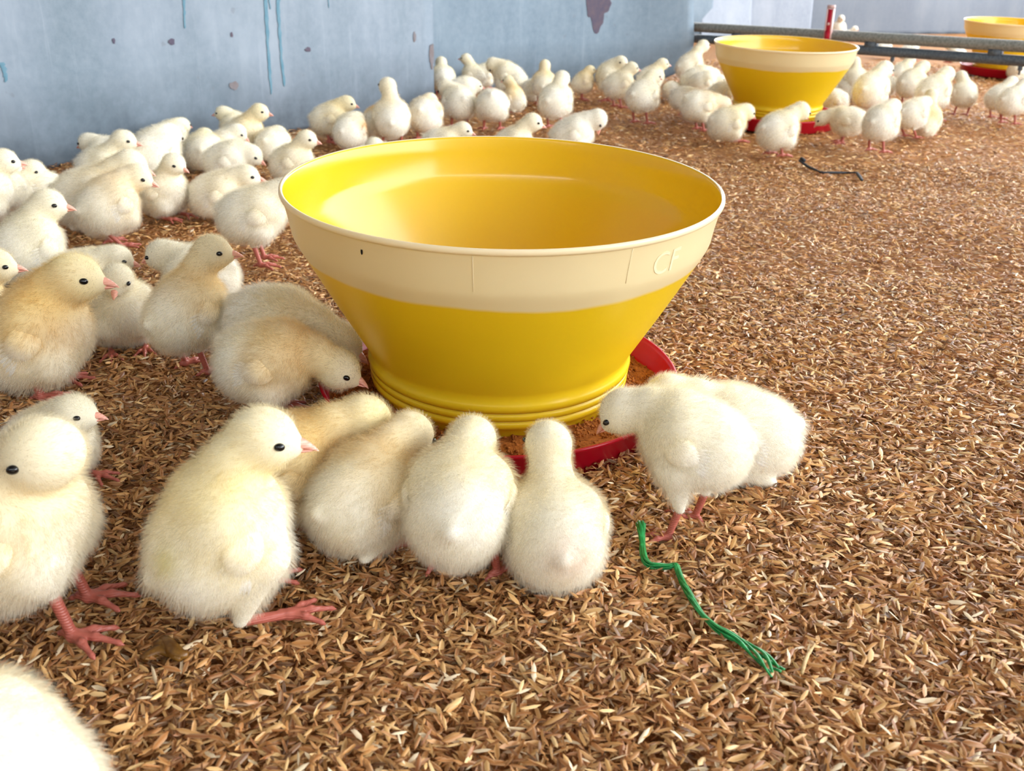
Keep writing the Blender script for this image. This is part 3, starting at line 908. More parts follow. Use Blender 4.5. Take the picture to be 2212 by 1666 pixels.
TX, TY = -0.00966, 0.05098
def feeder(loc, tilt, rotz, label, flabel, detail):
    root = link('chick_feeder', None, loc=loc, rot=(tilt[1], -tilt[0], 0))
    tag(root, label, 'feeder', 'yellow and red chick feeders')
    hp = link('hopper', HOPM, None, root, rot=(0, 0, rotz))
    link('pan', PANM, None, root)
    if detail:
        # raised lettering, mould lines and a tiny hole on the cream band
        def band(az, z):
            r = np.interp(z, [.153, .164, .178], [.1583, .1600, .1628])
            return r
        cu = bpy.data.curves.new('letters', 'FONT'); cu.body = 'CF'; cu.size = 0.0225; cu.extrude = 0.0004; cu.space_character = 1.05
        tmp = bpy.data.objects.new('letters', cu); COL.objects.link(tmp)
        bpy.context.view_layer.update()
        me = bpy.data.meshes.new_from_object(tmp.evaluated_get(bpy.context.evaluated_depsgraph_get()))
        bpy.data.objects.remove(tmp, do_unlink=True)
        az0 = math.radians(-51.5)
        for v in me.vertices:
            x, yv, e = v.co
            az = az0 + x / .1605; z = .1548 + yv
            r = band(az, z) + 0.0001 + e * 0.6
            v.co = (r * math.cos(az), r * math.sin(az), z)
        me.update()
        lt = link('embossed_letters', me, M['cream'], hp); lt.rotation_euler = (0, 0, -rotz); lt['label'] = 'faint raised letters CF'
        for deg in (-95.5, -59):
            az = math.radians(deg); pth = [((band(az, z) + .0001) * math.cos(az), (band(az, z) + .0001) * math.sin(az), z) for z in (.1535, .16, .168, .178)]
            V, Fq, T = tube(pth, .00022, 6)
            o = link('mould_line', mesh_np('mould_line', V, Fq, T), M['cream'], hp); o.rotation_euler = (0, 0, -rotz)
        az = math.radians(-122.5); z0 = .1705
        V = [(1.0005 * band(az, z0) * math.cos(az), 1.0005 * band(az, z0) * math.sin(az), z0)] + [((band(az, z0) + .0003) * math.cos(az + .0055 * math.cos(t)), (band(az, z0) + .0003) * math.sin(az + .0055 * math.cos(t)), z0 + .0022 * math.sin(t)) for t in np.linspace(0, 2 * PI, 13)[:-1]]
        o = link('pin_hole', mesh_np('pin_hole', np.array(V), None, np.array([(0, 1 + i, 1 + (i + 1) % 12) for i in range(12)])), M['speck'], hp); o.rotation_euler = (0, 0, -rotz)
    fo = link('crumble_feed', FEEDM, None, None, loc=loc, rot=(tilt[1], -tilt[0], 0))
    tag(fo, flabel, 'feed', kind='stuff')
    return root
feeder((-.01115, .74227, 0.001), (TX, TY), 0.0, 'large near yellow feeder hopper with cream band standing in the middle', 'orange brown feed crumbs in the pan of the large near feeder', True)
feeder((.62619, 2.41909, .003), (TX, TY), 1.1, 'smaller yellow feeder ringed by chicks in front of the grey pipes', 'feed crumbs in the pan of the feeder before the pipes', False)
feeder((1.795, 3.78, .010), (TX, TY), 2.3, 'farthest yellow feeder cut by the right picture edge behind the pipes', 'feed crumbs in the pan of the farthest feeder', False)

# ------------------------------------------------------------------ drinker line: two grey pipes, joiners, a red hanger and nipples
A0, A1 = np.array([.60, 3.535]), np.array([1.86, 2.23])
def on_line(t, z): return (A0[0] + (A1[0] - A0[0]) * t, A0[1] + (A1[1] - A0[1]) * t, z)
dl = link('drinker_line', None, loc=(0, 0, 0)); tag(dl, 'pair of long grey drinker pipes crossing the pen behind the second feeder', 'pipe')
ZL, ZU = 0.130, 0.1665
for nm, z, r, mt in (('lower_pipe', ZL, .0140, 'pipe_low'), ('upper_pipe', ZU, .0155, 'pipe_up')):
    V, Fq, T = tube([on_line(t, z) for t in np.linspace(0, 1, 30)], r, 20)
    link(nm, mesh_np(nm, V, Fq, T), M[mt], dl)
ang = math.atan2(A1[1] - A0[1], A1[0] - A0[0])
for t in (.10, .36, .56, .75, .93):
    V, Fq, T = box((0, 0, 0), (.017, .011, .010))
    link('joiner', mesh_np('joiner', V, Fq, smooth=False), M['pipe_low'], dl, on_line(t, (ZL + ZU) / 2 - .0005), (0, 0, ang))
for t in (.20, .40, .60, .80):
    V, Fq = lathe([(.0, -.026), (.0025, -.026), (.0025, -.016), (.006, -.014), (.006, 0), (0, 0)], 12)
    link('nipple', mesh_np('nipple', V, Fq), M['pipe_low'], dl, on_line(t, ZL - .010))
tb = .285
br = link('hanger_bracket', None, None, dl, on_line(tb, .195), (0, 0, ang + PI)); br['label'] = 'upright red plastic hanger with pale edges'
br.name = 'hanger_bracket'
V, Fq, T = join([box((0, .019, 0), (.0075, .003, .046)), box((0, .019, -.030), (.010, .004, .014))])
link('red_plate', mesh_np('red_plate', V, Fq, smooth=False), M['clip_red'], br)
V, Fq, T = join([box((-.0095, .019, .006), (.002, .004, .046)), box((.0095, .019, .006), (.002, .004, .046)), box((0, .019, .0525), (.0115, .004, .005))])
link('pale_edge', mesh_np('pale_edge', V, Fq, smooth=False), M['clip_pale'], br)
V, Fq = lathe([(0, .004), (.004, .004), (.004, 0)], 12); V = V[:, [0, 2, 1]]
link('pale_stud', mesh_np('pale_stud', V, Fq), M['clip_pale'], br, (0, .0205, .004))

# ------------------------------------------------------------------ where things stand (metres)
GROUPS = ['chicks in the foreground', 'chicks along the left sheet', 'chicks behind the near feeder', 'chicks round the second feeder', 'chicks beyond the pipes']
CHICKS = [
    # x, y, heading, pose, detail level, size, yellow, orange, group, pose changes, label
    (-0.155, 0.440, 28, 'usit', 0, 1.042, 0.62, 0, 0, {'zb': 0.06, 'pit': 52, 'H': (0.04, -0.004, 0.126), 'hy': -24, 'hp': -6, 'feet': [(0.03, 0.02, 10), (0.036, -0.026, -6)], 'wd': 30, 'spots': [(-0.02, -0.02, 0.028, 0.007, 'lemon', 0.5)]}, 'tall yellowish chick standing upright in front with a pink beak, wing quills showing'),
    (-0.089, 0.507, 52, 'feed', 0, 0.915, 0.55, 0.45, 0, {'zb': 0.05, 'pit': 20, 'H': (0.068, 0, 0.086), 'hp': -34, 'leg': 'sit', 'fx': 0.01}, 'chick bending to the near feeder, right beside the tall yellowish front chick'),
    (-0.145, 0.540, 16, 'feed', 0, 1, 0.75, 0.6, 0, {'zb': 0.046, 'pit': 14, 'H': (0.08, 0, 0.082), 'hp': -36}, 'golden chick feeding half hidden behind the tall yellowish front chick'),
    (-0.029, 0.485, 86, 'feed', 0, 0.933, 0.45, 0.05, 0, {'zb': 0.06, 'pit': 22, 'H': (0.06, -0.004, 0.092), 'hp': -36, 'feet': [(0.0, 0.02, 0), (-0.006, -0.03, -20)]}, 'chick seen from behind feeding at the pan, one pink leg stretched to the side'),
    (0.026, 0.482, 97, 'usit', 0, 0.86, 0.42, 0.05, 0, {'zb': 0.042, 'pit': 22, 'H': (0.056, 0.0, 0.104), 'hp': -8, 'hy': 16, 'fat': 1.06, 'arch': 0, 'spots': [(-0.034, -0.006, 0.006, 0.0045, 'red', 0.8), (-0.03, -0.004, 0.012, 0.012, 'pink', 0.5)]}, 'chick seen from behind with long stretched neck and a reddish mark on its rump'),
    (0.113, 0.534, 163, 'feed', 0, 0.88, 0.32, 0, 0, {'zb': 0.092, 'pit': 16, 'H': (0.076, 0, 0.112), 'hp': -40, 'feet': [(0.014, 0.024, 6), (-0.004, -0.018, -14)]}, 'white chick standing at the pan on pink legs beside the green twine'),
    (0.164, 0.611, 170, 'feed', 0, 0.96, 0.3, 0, 0, {'zb': 0.044, 'pit': 10, 'H': (0.086, 0, 0.074), 'hp': -34, 'leg': 'sit', 'fx': 0.0}, 'white chick crouched behind the white chick that stands near the green twine'),
    (-0.191, 0.694, -6, 'peck', 0, 0.986, 0.6, 0.6, 0, {'zb': 0.062, 'pit': 4, 'H': (0.086, 0, 0.058), 'hp': -24}, 'golden-shouldered chick with its head low at the left side of the near feeder'),
    (-0.205, 0.773, -16, 'peck', 1, 1.05, 0.45, 0.1, 0, {'zb': 0.06, 'pit': -2, 'H': (0.09, 0, 0.05), 'hp': -26}, 'pale chick feeding just behind the golden-shouldered chick at the near feeder'),
    (-0.279, 0.783, 50, 'tall', 1, 0.95, 0.55, 0.45, 0, {'H': (0.042, -0.01, 0.14), 'hy': -48, 'pit': 30}, 'tall standing chick with an orange neck ring and red feet, near feeder at its right'),
    (-0.388, 0.734, 8, 'stand', 1, 1.219, 0.78, 0.75, 0, {'zb': 0.052, 'pit': 34, 'H': (0.05, -0.004, 0.104), 'hp': -4, 'hy': -4}, 'big golden chick in profile at the left edge with a deep yellow neck'),
    (-0.355, 0.836, 292, 'usit', 1, 0.872, 0.35, 0, 0, {'H': (0.03, 0, 0.106), 'hp': -20, 'hy': -14}, 'small sleepy chick facing the camera with its eyes shut, between two golden chicks'),
    (-0.453, 0.978, 10, 'lay', 1, 0.9, 0.3, 0, 0, {}, 'white chick whose head shows just above the sleepy chick'),
    (-0.326, 0.978, 170, 'lay', 1, 1, 0.3, 0, 0, {}, 'white chick lying low behind the chick with an orange neck ring'),
    (-0.311, 0.581, -12, 'stand', 0, 0.836, 0.3, 0.05, 0, {'zb': 0.044, 'pit': 24, 'H': (0.046, -0.002, 0.086), 'hp': 4, 'hy': 6, 'leg': 'sit', 'fx': 0.03}, 'chick in profile with a bright orange-pink beak, left of the tall yellowish front chick'),
    (-0.259, 0.431, 4, 'stand', 0, 1.14, 0.45, 0.25, 0, {'zb': 0.062, 'pit': 46, 'H': (0.036, -0.01, 0.118), 'hy': -164, 'hp': -10, 'feet': [(0.03, 0.016, 8), (0.034, -0.022, -10)]}, 'large chick at the left edge looking back, black eye in close view'),
    (-0.192, 0.264, 160, 'sit', 0, 1.2, 0.35, 0, 0, {'zb': 0.048, 'pit': 20}, 'closest chick, only its rounded pale back rising from the bottom left corner'),
    (-0.530, 1.023, 60, 'stand', 1, 1.06, 0.3, 0, 1, {'hy': -52, 'zb': 0.05, 'pit': 28, 'H': (0.042, -0.01, 0.104), 'leg': 'sit'}, 'big fluffy white chick seen from behind at the left edge, head turned right'),
    (-0.506, 1.191, 54, 'walk', 1, 1.028, 0.35, 0.35, 1, {'zb': 0.064, 'pit': 26, 'H': (0.056, -0.016, 0.104), 'hy': -50, 'hp': -18}, 'white chick with an orange cheek patch and red feet, head held low to the right'),
    (-0.564, 1.275, 16, 'stand', 1, 1.21, 0.35, 0.15, 1, {'zb': 0.046, 'pit': 10, 'H': (0.07, 0, 0.09), 'hp': -20, 'leg': 'sit'}, 'long white chick stretched out behind the one with the orange cheek patch'),
    (-0.492, 1.349, -20, 'sit', 1, 0.933, 0.25, 0.1, 1, {'zb': 0.048, 'pit': 28, 'H': (0.04, 0, 0.106), 'hp': -14}, 'white chick facing right with a strong pink beak and a fluffy white breast'),
    (-0.419, 1.357, 5, 'sit', 1, 1, 0.3, 0.1, 1, {'H': (0.064, 0, 0.074)}, 'chick with half closed eye resting its head on another by the near feeder'),
    (-0.309, 1.122, 14, 'stand', 1, 1.003, 0.3, 0.05, 1, {'zb': 0.076, 'pit': 10, 'H': (0.066, 0, 0.11), 'fx': 0.01}, 'pale chick stepping on red legs behind the left rim of the near feeder'),
    (-0.468, 1.592, -4, 'sit', 2, 0.986, 0.25, 0, 1, {'zb': 0.048, 'H': (0.062, 0, 0.062), 'hp': -30}, 'fluffy white chick asleep in the middle of the left cluster, head tucked down'),
    (-0.525, 1.767, 4, 'usit', 2, 0.915, 0.25, 0, 1, {'zb': 0.042, 'pit': 20, 'H': (0.046, 0, 0.078), 'hp': -34}, 'white chick with bowed head standing behind the sleeping one of the left cluster'),
    (-0.368, 1.606, -8, 'sit', 2, 0.938, 0.4, 0.1, 1, {'zb': 0.046, 'pit': 18, 'H': (0.046, 0, 0.098)}, 'chick sitting just left of the near feeder rim in clear profile, facing right'),
    (-0.584, 1.581, 70, 'usit', 2, 1.173, 0.2, 0, 1, {'zb': 0.05, 'pit': 20, 'H': (0.058, 0, 0.078), 'hp': -40}, 'very fluffy white chick bending forward behind the chick with the strong pink beak'),
    (-0.646, 1.529, 4, 'sit', 2, 1.06, 0.35, 0.05, 1, {'zb': 0.042, 'H': (0.052, 0, 0.092)}, 'chick with a long pale pink beak looking right above the long white chick'),
    (-0.686, 1.666, 165, 'lay', 2, 1, 0.25, 0, 1, {}, 'white chick by the sheet, back turned, left of the long pale pink beak'),
    (-0.512, 1.857, -6, 'stand', 2, 0.972, 0.5, 0.25, 1, {'zb': 0.054, 'H': (0.054, 0, 0.106)}, 'yellow-breasted chick by the sheet looking right, above the sleeping white one'),
    (-0.544, 1.943, 175, 'stand', 2, 0.88, 0.4, 0, 1, {'zb': 0.056, 'H': (0.046, 0, 0.094)}, 'pale back of a chick pressed against the sheet behind the yellow-breasted one'),
    (-0.448, 1.814, 80, 'lay', 2, 0.95, 0.4, 0, 1, {'H': (0.05, 0, 0.056)}, 'chick seen from behind between the yellow-breasted one and the near feeder rim'),
    (-0.542, 1.708, 100, 'sit', 2, 0.98, 0.5, 0, 1, {'H': (0.055, 0, 0.066)}, 'dull yellow back of a chick at the sheet foot, left of the bowed white one'),
    (-0.651, 1.851, 60, 'sit', 2, 0.95, 0.35, 0, 1, {'H': (0.055, 0, 0.066)}, 'chick half hidden at the foot of the sheet behind the very fluffy one'),
    (-0.702, 1.404, 200, 'lay', 2, 1, 0.4, 0, 1, {'H': (-0.008, 0, 0.066), 'hy': 60}, 'low chick whose small round head pokes up before the dirty foot of the sheet'),
    (-0.720, 1.319, 60, 'sit', 1, 1, 0.35, 0, 1, {}, 'chick at the left edge by the sheet, pale head upright'),
    (-0.687, 1.297, 170, 'stand', 1, 0.88, 0.35, 0.1, 1, {'H': (0.052, 0, 0.1), 'hp': -30}, 'chick at the left edge with lowered head behind the big fluffy white one'),
    (-0.679, 1.224, 30, 'stand', 1, 1, 0.3, 0.05, 1, {}, 'chick cut by the left edge above the big fluffy white one'),
    (-0.514, 0.856, 20, 'sit', 1, 1, 0.6, 0.3, 1, {}, 'golden bit of a chick showing at the left edge above the big golden chick'),
    (-0.380, 2.018, 10, 'stand', 2, 0.987, 0.6, 0.15, 2, {'zb': 0.06, 'pit': 18, 'H': (0.056, 0, 0.1), 'hp': -10}, "yellow-tinged chick by the sheet, first to the right of the sheet's paint runs"),
    (-0.321, 1.913, 72, 'stand', 2, 0.911, 0.3, 0, 2, {'zb': 0.056, 'H': (0.058, 0, 0.08), 'hp': -40, 'spots': [(0.012, -0.034, 0.006, 0.012, 'orange', 0.9)]}, 'chick seen from behind with an orange patch bared under its lifted wing'),
    (-0.279, 1.994, 60, 'stand', 2, 0.98, 0.5, 0.9, 2, {'zb': 0.056, 'H': (0.054, 0, 0.092), 'hp': -30}, 'chick half hidden with a strong orange neck, left of the tallest standing one'),
    (-0.244, 1.951, 96, 'tall', 2, 1.022, 0.3, 0.2, 2, {'H': (0.036, 0.008, 0.148), 'hy': 40}, 'tallest chick seen from behind with raised head, standing before the edge of the sheet'),
    (-0.189, 2.061, 80, 'feed', 2, 1.033, 0.25, 0.25, 2, {'zb': 0.066, 'H': (0.062, 0, 0.092), 'spots': [(0.0, -0.034, 0.01, 0.01, 'orange', 0.4)]}, 'white chick seen from behind, head hidden, right of the tallest standing one'),
    (-0.239, 1.637, 4, 'lay', 2, 1.02, 0.2, 0, 2, {'H': (-0.02, 0, 0.05)}, 'white back of a chick just showing over the left of the near feeder rim'),
    (-0.219, 1.532, 100, 'sit', 2, 0.95, 0.35, 0, 2, {'H': (0.03, 0, 0.094)}, "crown of a chick's head just showing over the near feeder rim"),
    (-0.137, 1.831, 0, 'lay', 2, 0.933, 0.35, 0.1, 2, {'zb': 0.042, 'H': (0.062, 0, 0.078), 'hp': -14}, 'chick lying with its head low to the right, just over the near feeder rim'),
    (-0.008, 1.758, 2, 'stand', 2, 0.968, 0.35, 0.1, 2, {'zb': 0.054, 'pit': 24, 'H': (0.056, 0, 0.11), 'hp': -14}, 'chick in profile looking right over the middle of the near feeder rim'),
    (0.104, 1.856, -4, 'preen', 2, 1.054, 0.12, 0, 2, {'zb': 0.056, 'pit': 22, 'H': (0.066, 0, 0.094), 'hp': -78}, 'pure white chick bending its neck down over the right of the near feeder rim'),
    (-0.128, 2.248, 110, 'feed', 2, 1.093, 0.25, 0.1, 2, {'zb': 0.064, 'H': (0.058, 0.022, 0.098), 'hy': 30}, 'chick seen from behind, head down to the left, beside the dark gap between sheets'),
    (-0.054, 2.219, 88, 'down', 2, 1.07, 0.25, 0, 2, {'zb': 0.066, 'H': (0.068, 0, 0.075)}, 'rounded white chick seen from behind with no head showing'),
    (-0.121, 2.876, 160, 'tall', 3, 0.922, 0.4, 0, 2, {}, 'chick with raised head looking left, pink beak against the stained sheet'),
    (-0.203, 2.766, 100, 'stand', 3, 1, 0.45, 0, 2, {}, 'chick half hidden by the edge of the first sheet'),
    (-0.145, 2.591, 20, 'sit', 3, 1.053, 0.25, 0, 2, {'zb': 0.052, 'H': (0.055, 0, 0.066)}, 'white back of a chick below the one looking left'),
    (-0.103, 3.035, 30, 'sit', 3, 1, 0.4, 0, 2, {'zb': 0.052, 'H': (0.055, 0, 0.062)}, 'pale back of a chick right behind the one looking left'),
    (-0.019, 2.814, 165, 'preen', 3, 1.219, 0.4, 0.1, 2, {'zb': 0.058, 'H': (0.06, 0, 0.092)}, 'grey-cream chick turned left with its head bowed, close to the stained sheet'),
    (-0.004, 2.517, 150, 'usit', 3, 0.833, 0.5, 0.6, 2, {}, 'small yellow-necked chick sitting low before the grey-cream bowed one'),
    (0.044, 2.761, -20, 'sit', 3, 0.95, 0.4, 0, 2, {'H': (0.05, 0, 0.06)}, 'chick squeezed behind the small yellow-necked one'),
    (0.071, 2.678, 84, 'tall', 3, 0.932, 0.5, 0.35, 2, {}, 'chick seen from behind with an upright yellow neck, left of the one on red legs'),
    (0.086, 2.255, 62, 'stand', 2, 1.09, 0.3, 0, 2, {'hy': -10, 'H': (0.046, 0, 0.126)}, 'chick seen from behind on red legs with a pale wing tip, above the near feeder'),
    (0.181, 2.798, 10, 'tall', 3, 0.836, 0.55, 0.3, 2, {'H': (0.036, 0, 0.124)}, 'yellow-headed chick in profile behind the one on red legs'),
    (0.261, 2.796, 160, 'stand', 3, 1.15, 0.35, 0, 2, {'H': (-0.03, 0, 0.115), 'hy': 150, 'zb': 0.066}, 'grey-cream chick close to the stained sheet, back to the left'),
    (0.265, 2.650, 18, 'stand', 3, 1.044, 0.45, 0.1, 2, {}, 'orange-beaked chick looking right, left of the one standing alone on a red leg'),
    (0.376, 2.865, 12, 'stand', 3, 0.994, 0.4, 0.1, 2, {}, 'yellow-faced chick with a sunlit white breast, under the rounded end of the stained sheet'),
    (0.294, 2.360, 48, 'stand', 3, 1.095, 0.35, 0, 2, {'hy': -20, 'zb': 0.076, 'spots': [(0.006, -0.034, -0.012, 0.006, 'brown', 0.8)]}, 'round chick standing alone on a red leg with a brown spot on its flank'),
    (0.442, 2.870, 90, 'lay', 3, 0.789, 0.15, 0, 2, {'H': (0.05, 0, 0.05)}, 'grey-shaded chick lying low left of the second feeder'),
    (0.529, 3.138, 32, 'tall', 3, 1.154, 0.35, 0.1, 3, {'H': (0.064, 0, 0.14), 'pit': 24}, 'chick with an outstretched neck and brown eye touching the left rim of the second feeder'),
    (0.510, 2.888, 20, 'sit', 3, 1.167, 0.35, 0.1, 3, {'zb': 0.056, 'H': (0.07, 0, 0.07)}, 'chick crouched under the one that touches the left rim of the second feeder'),
    (0.519, 2.833, 10, 'sit', 3, 0.988, 0.3, 0, 3, {'zb': 0.062, 'H': (0.07, 0, 0.075)}, 'smooth cream back of a chick against the left of the second feeder'),
    (0.413, 2.504, 8, 'peck', 3, 0.88, 0.25, 0.1, 3, {}, 'white chick left of the second feeder, behind one with a pale wing tip'),
    (0.410, 2.259, 16, 'peck', 2, 1.065, 0.3, 0.35, 3, {'zb': 0.066}, 'chick with a pale wing tip and golden neck feeding left of the second feeder'),
    (0.527, 2.591, 14, 'feed', 3, 0.98, 0.25, 0.1, 3, {}, 'chick squeezed against the second feeder behind the one with a pale wing tip'),
    (0.445, 2.110, 18, 'sit', 2, 1.054, 0.55, 0.1, 3, {'zb': 0.046, 'pit': 10, 'H': (0.062, 0, 0.074), 'hp': -24}, 'dull yellow chick lying before the second feeder with its head over the red pan'),
    (0.510, 1.943, 30, 'feed', 2, 1.078, 0.45, 0.05, 3, {'zb': 0.058, 'pit': 14, 'H': (0.07, -0.006, 0.1), 'hp': -30}, 'broad cream chick in front of the second feeder, head against the yellow hopper'),
    (0.701, 2.111, 164, 'peck', 2, 0.915, 0.35, 0.2, 3, {'zb': 0.066}, 'round white chick on the right of the second feeder, head in the red pan'),
    (0.731, 2.006, 44, 'stand', 2, 1.006, 0.25, 0.05, 3, {'hp': -34, 'H': (0.056, -0.004, 0.11), 'zb': 0.074}, 'white chick standing in front on a red leg right of the second feeder'),
    (0.870, 2.205, 30, 'walk', 2, 0.924, 0.2, 0.05, 3, {'zb': 0.072, 'H': (0.062, 0, 0.102), 'hp': -40}, 'white chick nodding forward just behind the front one right of the second feeder'),
    (0.915, 2.227, 70, 'usit', 2, 0.929, 0.55, 0.1, 3, {'fat': 0.85, 'zb': 0.048, 'pit': 60, 'H': (0.02, 0, 0.122)}, 'slim yellowish chick sitting upright, rightmost of three right of the second feeder'),
    (1.154, 2.603, 96, 'tall', 3, 0.923, 0.25, 0.05, 3, {'hp': -20, 'H': (0.04, 0.006, 0.132)}, 'chick seen from behind on two thin red legs below the pipes'),
    (1.026, 2.497, 36, 'stand', 3, 1.182, 0.35, 0.1, 3, {'H': (0.062, 0, 0.118), 'hp': -30}, 'chick leaning its head on the one with two thin red legs'),
    (1.078, 2.777, 34, 'stand', 3, 1.102, 0.35, 0.1, 3, {'H': (0.06, 0, 0.12)}, 'chick with a dark eye looking right below the pipes, left of the leaning one'),
    (1.174, 3.116, 30, 'stand', 3, 1, 0.35, 0, 3, {}, 'chick behind the dark-eyed one below the pipes'),
    (0.875, 2.504, 50, 'stand', 3, 1.242, 0.25, 0.05, 3, {'H': (0.058, -0.01, 0.122), 'hy': -30, 'hp': -20}, "round white chick with bowed neck right of the second feeder's cream band"),
    (1.039, 2.847, 80, 'stand', 3, 0.862, 0.2, 0, 3, {'fat': 0.9}, 'narrow white chick close behind the round one with bowed neck'),
    (0.830, 2.636, 190, 'lay', 3, 1, 0.15, 0.05, 3, {}, 'white rump of a chick pressed to the right side of the second feeder'),
    (0.954, 2.925, 100, 'sit', 3, 1, 0.3, 0, 3, {}, 'chick upright against the right side of the second feeder'),
    (0.972, 2.915, 90, 'tall', 3, 0.96, 0.4, 0, 3, {}, 'dull chick half hidden by the right rim of the second feeder'),
    (1.220, 2.553, 20, 'stand', 3, 0.933, 0.15, 0, 3, {}, 'white chick at the right edge, behind one with three pink toes showing'),
    (1.205, 2.454, 28, 'stand', 3, 0.987, 0.15, 0, 3, {'H': (0.056, 0, 0.122)}, 'white chick at the right edge whose head leaves the picture'),
    (1.768, 3.595, 170, 'sit', 3, 0.95, 0.3, 0, 3, {}, 'pale chick lying before the red pan of the farthest feeder'),
    (1.648, 4.629, 20, 'sit', 3, 1, 0.1, 0, 4, {}, 'white chick seen between the two pipes, right of the second feeder'),
    (1.692, 4.438, 10, 'sit', 3, 1.05, 0.1, 0, 4, {}, 'white chick seen between the two pipes, farther right than its neighbour'),
    (1.852, 4.329, 170, 'sit', 3, 1.05, 0.1, 0, 4, {}, 'white chick seen between the two pipes, left of the farthest feeder'),
    (1.874, 4.077, 160, 'sit', 3, 1, 0.25, 0, 4, {}, "chick beside the left of the farthest feeder's pan"),
    (1.739, 5.620, 270, 'tall', 3, 1.15, 0.05, 0, 4, {}, 'bright white chick standing tall against the far sheet, above the pipes'),
    (1.822, 5.678, 300, 'sit', 3, 1, 0.05, 0, 4, {}, 'white chick lying next to the bright one at the far sheet'),
]
TWINE = [(0.0812, 0.5221, 0.006), (0.0806, 0.5069, 0.003), (0.0799, 0.4895, 0.001), (0.0823, 0.4838, 0), (0.0959, 0.4832, 0), (0.0978, 0.4852, 0.002), (0.099, 0.4712, 0), (0.1012, 0.457, 0), (0.1049, 0.4402, 0), (0.1124, 0.4259, 0), (0.1229, 0.4166, 0), (0.1302, 0.406, 0), (0.138, 0.3893, 0)]
STRING = [(0.5387, 1.8689, 0.006), (0.5487, 1.8412, 0), (0.5593, 1.7873, 0), (0.607, 1.7913, 0), (0.6186, 1.7746, 0.004), (0.6119, 1.7229, 0)]
STRAWS = [(-0.233, 0.4577, 1.082, 0.022, 'thin pale straw stalk beside the pink foot of the chick looking back'), (0.2355, 1.0375, 0.436, 0.016, 'short pale straw stalk right of the near feeder rim'), (0.2434, 1.0132, 0.349, 0.02, 'pale straw stalk right of the near feeder, below a shorter one'), (0.2648, 0.7977, -0.873, 0.03, 'straw stalk lying above the crouched white chick'), (0.1552, 0.4055, 1.047, 0.03, 'thin curved stalk beside the frayed end of the green twine'), (0.7232, 1.4797, -0.14, 0.05, 'thin straw stalk far out on the open litter at the right')]
DROPS = [(-0.1801, 0.4065, 0.02, 'moist yellow-brown dropping under the tail of the tall front chick')]
DRIPS_A = [(1.8248, 0.3037, 0.2196, 0.0036, 1), (2.0307, 0.3041, 0.08, 0.0056, 2), (2.0674, 0.3042, 0.0932, 0.0056, 3), (2.042, 0.3041, 0.2505, 0.0026, 4), (2.2146, 0.3044, 0.2492, 0.0026, 5), (1.4488, 0.1788, 0.1475, 0.005, 6)]
BLOBS_B = [(1.1927, 0.234, 0.05, 0.044, 'stain', 3, 0.04)]
BLOBS_A = [(2.5864, 0.1288, 0.01, 0.03, 'rust', 4, 0), (1.7882, 0.197, 0.007, 0.006, 'stain', 5, 0), (1.9349, 0.2041, 0.003, 0.005, 'stain', 6, 0), (2.1442, 0.1655, 0.009, 0.005, 'stain', 7, 0), (2.5182, 0.1765, 0.006, 0.012, 'rust', 8, 0), (1.9287, 0.1053, 0.012, 0.008, 'rust', 9, 0), (1.6636, 0.2039, 0.003, 0.005, 'stain', 10, 0)]

# ------------------------------------------------------------------ small things on the litter
def ground_path(pts, z=0.004):
    P = np.array([(x, y, litter_h(x, y) + z + dz) for x, y, dz in pts])
    d = np.concatenate([[0], np.cumsum(np.linalg.norm(np.diff(P, axis=0), axis=1))])
    u = np.linspace(0, d[-1], 90)
    Q = np.stack([np.interp(u, d, P[:, k]) for k in range(3)], 1)
    for _ in range(3):
        Q[1:-1] = (Q[:-2] + 2 * Q[1:-1] + Q[2:]) / 4
    return Q
TW = ground_path(TWINE, 0.0115)
parts = []
for k in range(6):                       # flat fibres twisted together, frayed at both ends
    n = len(TW); t = np.linspace(0, 1, n)
    fr = 0.0010 + 0.0042 * np.clip((t - .72) / .28, 0, 1) + 0.0012 * np.clip((.06 - t) / .06, 0, 1)
    a = 2 * PI * k / 6 + t * 7 * (1 - .8 * np.clip((t - .7) / .3, 0, 1))
    T = np.gradient(TW, axis=0); T /= np.linalg.norm(T, axis=1)[:, None]
    S = np.cross(T, [0, 0, 1.0]); S /= np.linalg.norm(S, axis=1)[:, None]
    Pk = TW + S * (fr * np.cos(a))[:, None] + np.array([0, 0, 1.0]) * (0.0012 * np.sin(a) + 0.0006 * np.sin(31 * t + k))[:, None]
    e = n - int(RNG.integers(0, 5))
    parts.append(tube(Pk[:e], np.linspace(.0011, .0009, e) * (1 + .25 * np.sin(np.linspace(0, 23 + 5 * k, e))), 6, .55))
V, Fq, T = join(parts)
tag(link('green_twine', mesh_np('green_twine', V, Fq, T), M['twine']), 'piece of bright green plastic twine with frayed end on the husks', 'twine')
BS = ground_path(STRING, 0.010)
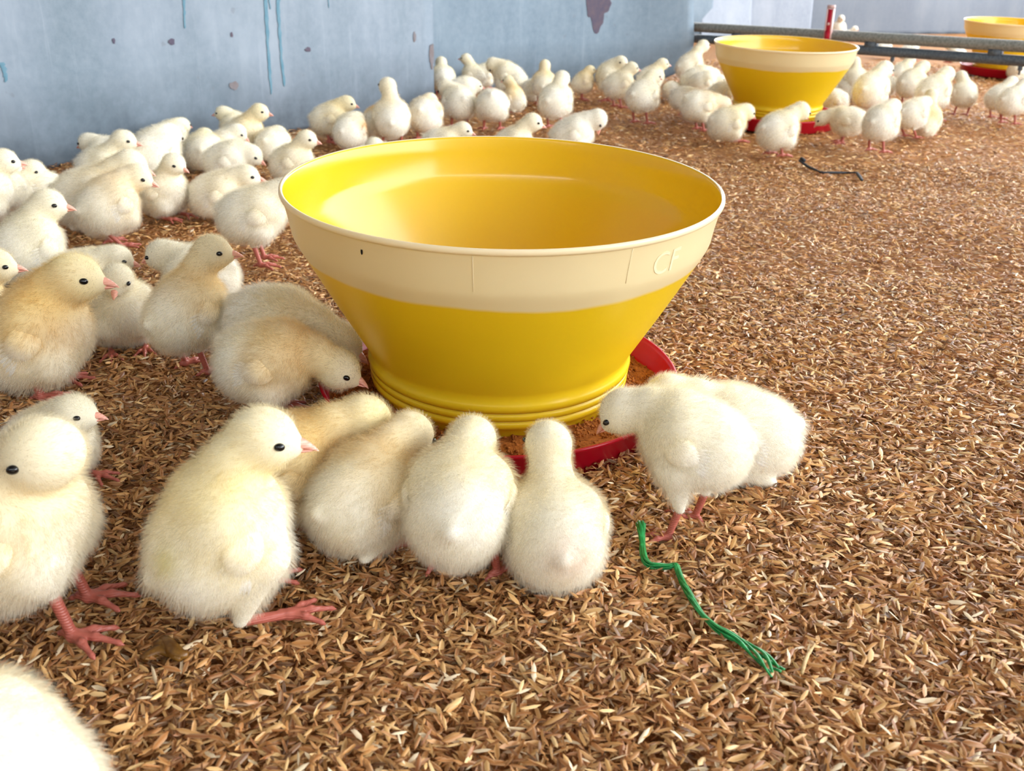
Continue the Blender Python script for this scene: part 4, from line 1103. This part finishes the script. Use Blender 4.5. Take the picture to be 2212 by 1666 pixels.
V, Fq, T = join([tube(BS, .0022 + .0012 * np.abs(np.sin(np.linspace(0, 9, 90))), 7, .7), tube(BS[:6] + np.array([.004, .003, .003]), .0035, 6)])
tag(link('black_string', mesh_np('black_string', V, Fq, T), M['string']), 'short piece of black string lying on the husks near the second feeder', 'string')
for i, (x, y, yaw, L, lab) in enumerate(STRAWS):
    pth = [(-L / 2 + L * t, .05 * L * math.sin(2.6 * t), .0005 * math.sin(5 * t)) for t in np.linspace(0, 1, 8)]
    V, Fq, T = tube(pth, [.0007, .0011, .0011, .0012, .0010, .0010, .0008, .0005], 6, .6)
    tag(link('straw_stalk', mesh_np('straw_stalk', V, Fq, T), M['straw'], None, (x, y, litter_h(x, y) + .0115), (0, .04, yaw)), lab, 'straw', 'straw stalks on the litter')
for (x, y, s, lab) in DROPS:
    parts = []
    for k in range(3):
        n = 7; pth = [(s * (.9 * t - .4) + .003 * k, s * (.35 * math.sin(3 * t + k) + .2 * (k - 1)), .0012 + .002 * k * .5) for t in np.linspace(0, 1, n)]
        parts.append(tube(pth, .0032 * np.sin(np.linspace(.35, 2.8, n)) + .0008, 8, .8))
    V, Fq, T = join(parts)
    tag(link('dropping', mesh_np('dropping', V, Fq, T), M['dropping'], None, (x, y, litter_h(x, y) + .0095)), lab, 'dropping')

# paint runs and stains on the sheets (thin films, children of their sheet)
for (u, zt, zb, w, sd) in DRIPS_A: drip(sa, at_a, 'paint_run', u, zt, zb, w, 0.003, M['drip'], sd)
for (u, z, ru, rz, mt, sd, tl) in BLOBS_B: blob(sb, at_b, 'stain_patch', u, z, ru, rz, M[mt], sd, tl)
for (u, z, ru, rz, mt, sd, tl) in BLOBS_A: blob(sa, at_a, 'stain_patch', u, z, ru, rz, M[mt], sd, tl)

# ------------------------------------------------------------------ the chicks
for i, (x, y, yaw, pose, lod, s, yel, ora, grp, o, label) in enumerate(CHICKS):
    make_chick(dict(seed=100 + i, x=x, y=y, z=0.0035, yaw=yaw, pose=pose, lod=lod, s=s, yel=yel, ora=ora, group=GROUPS[grp], o=o, label=label))
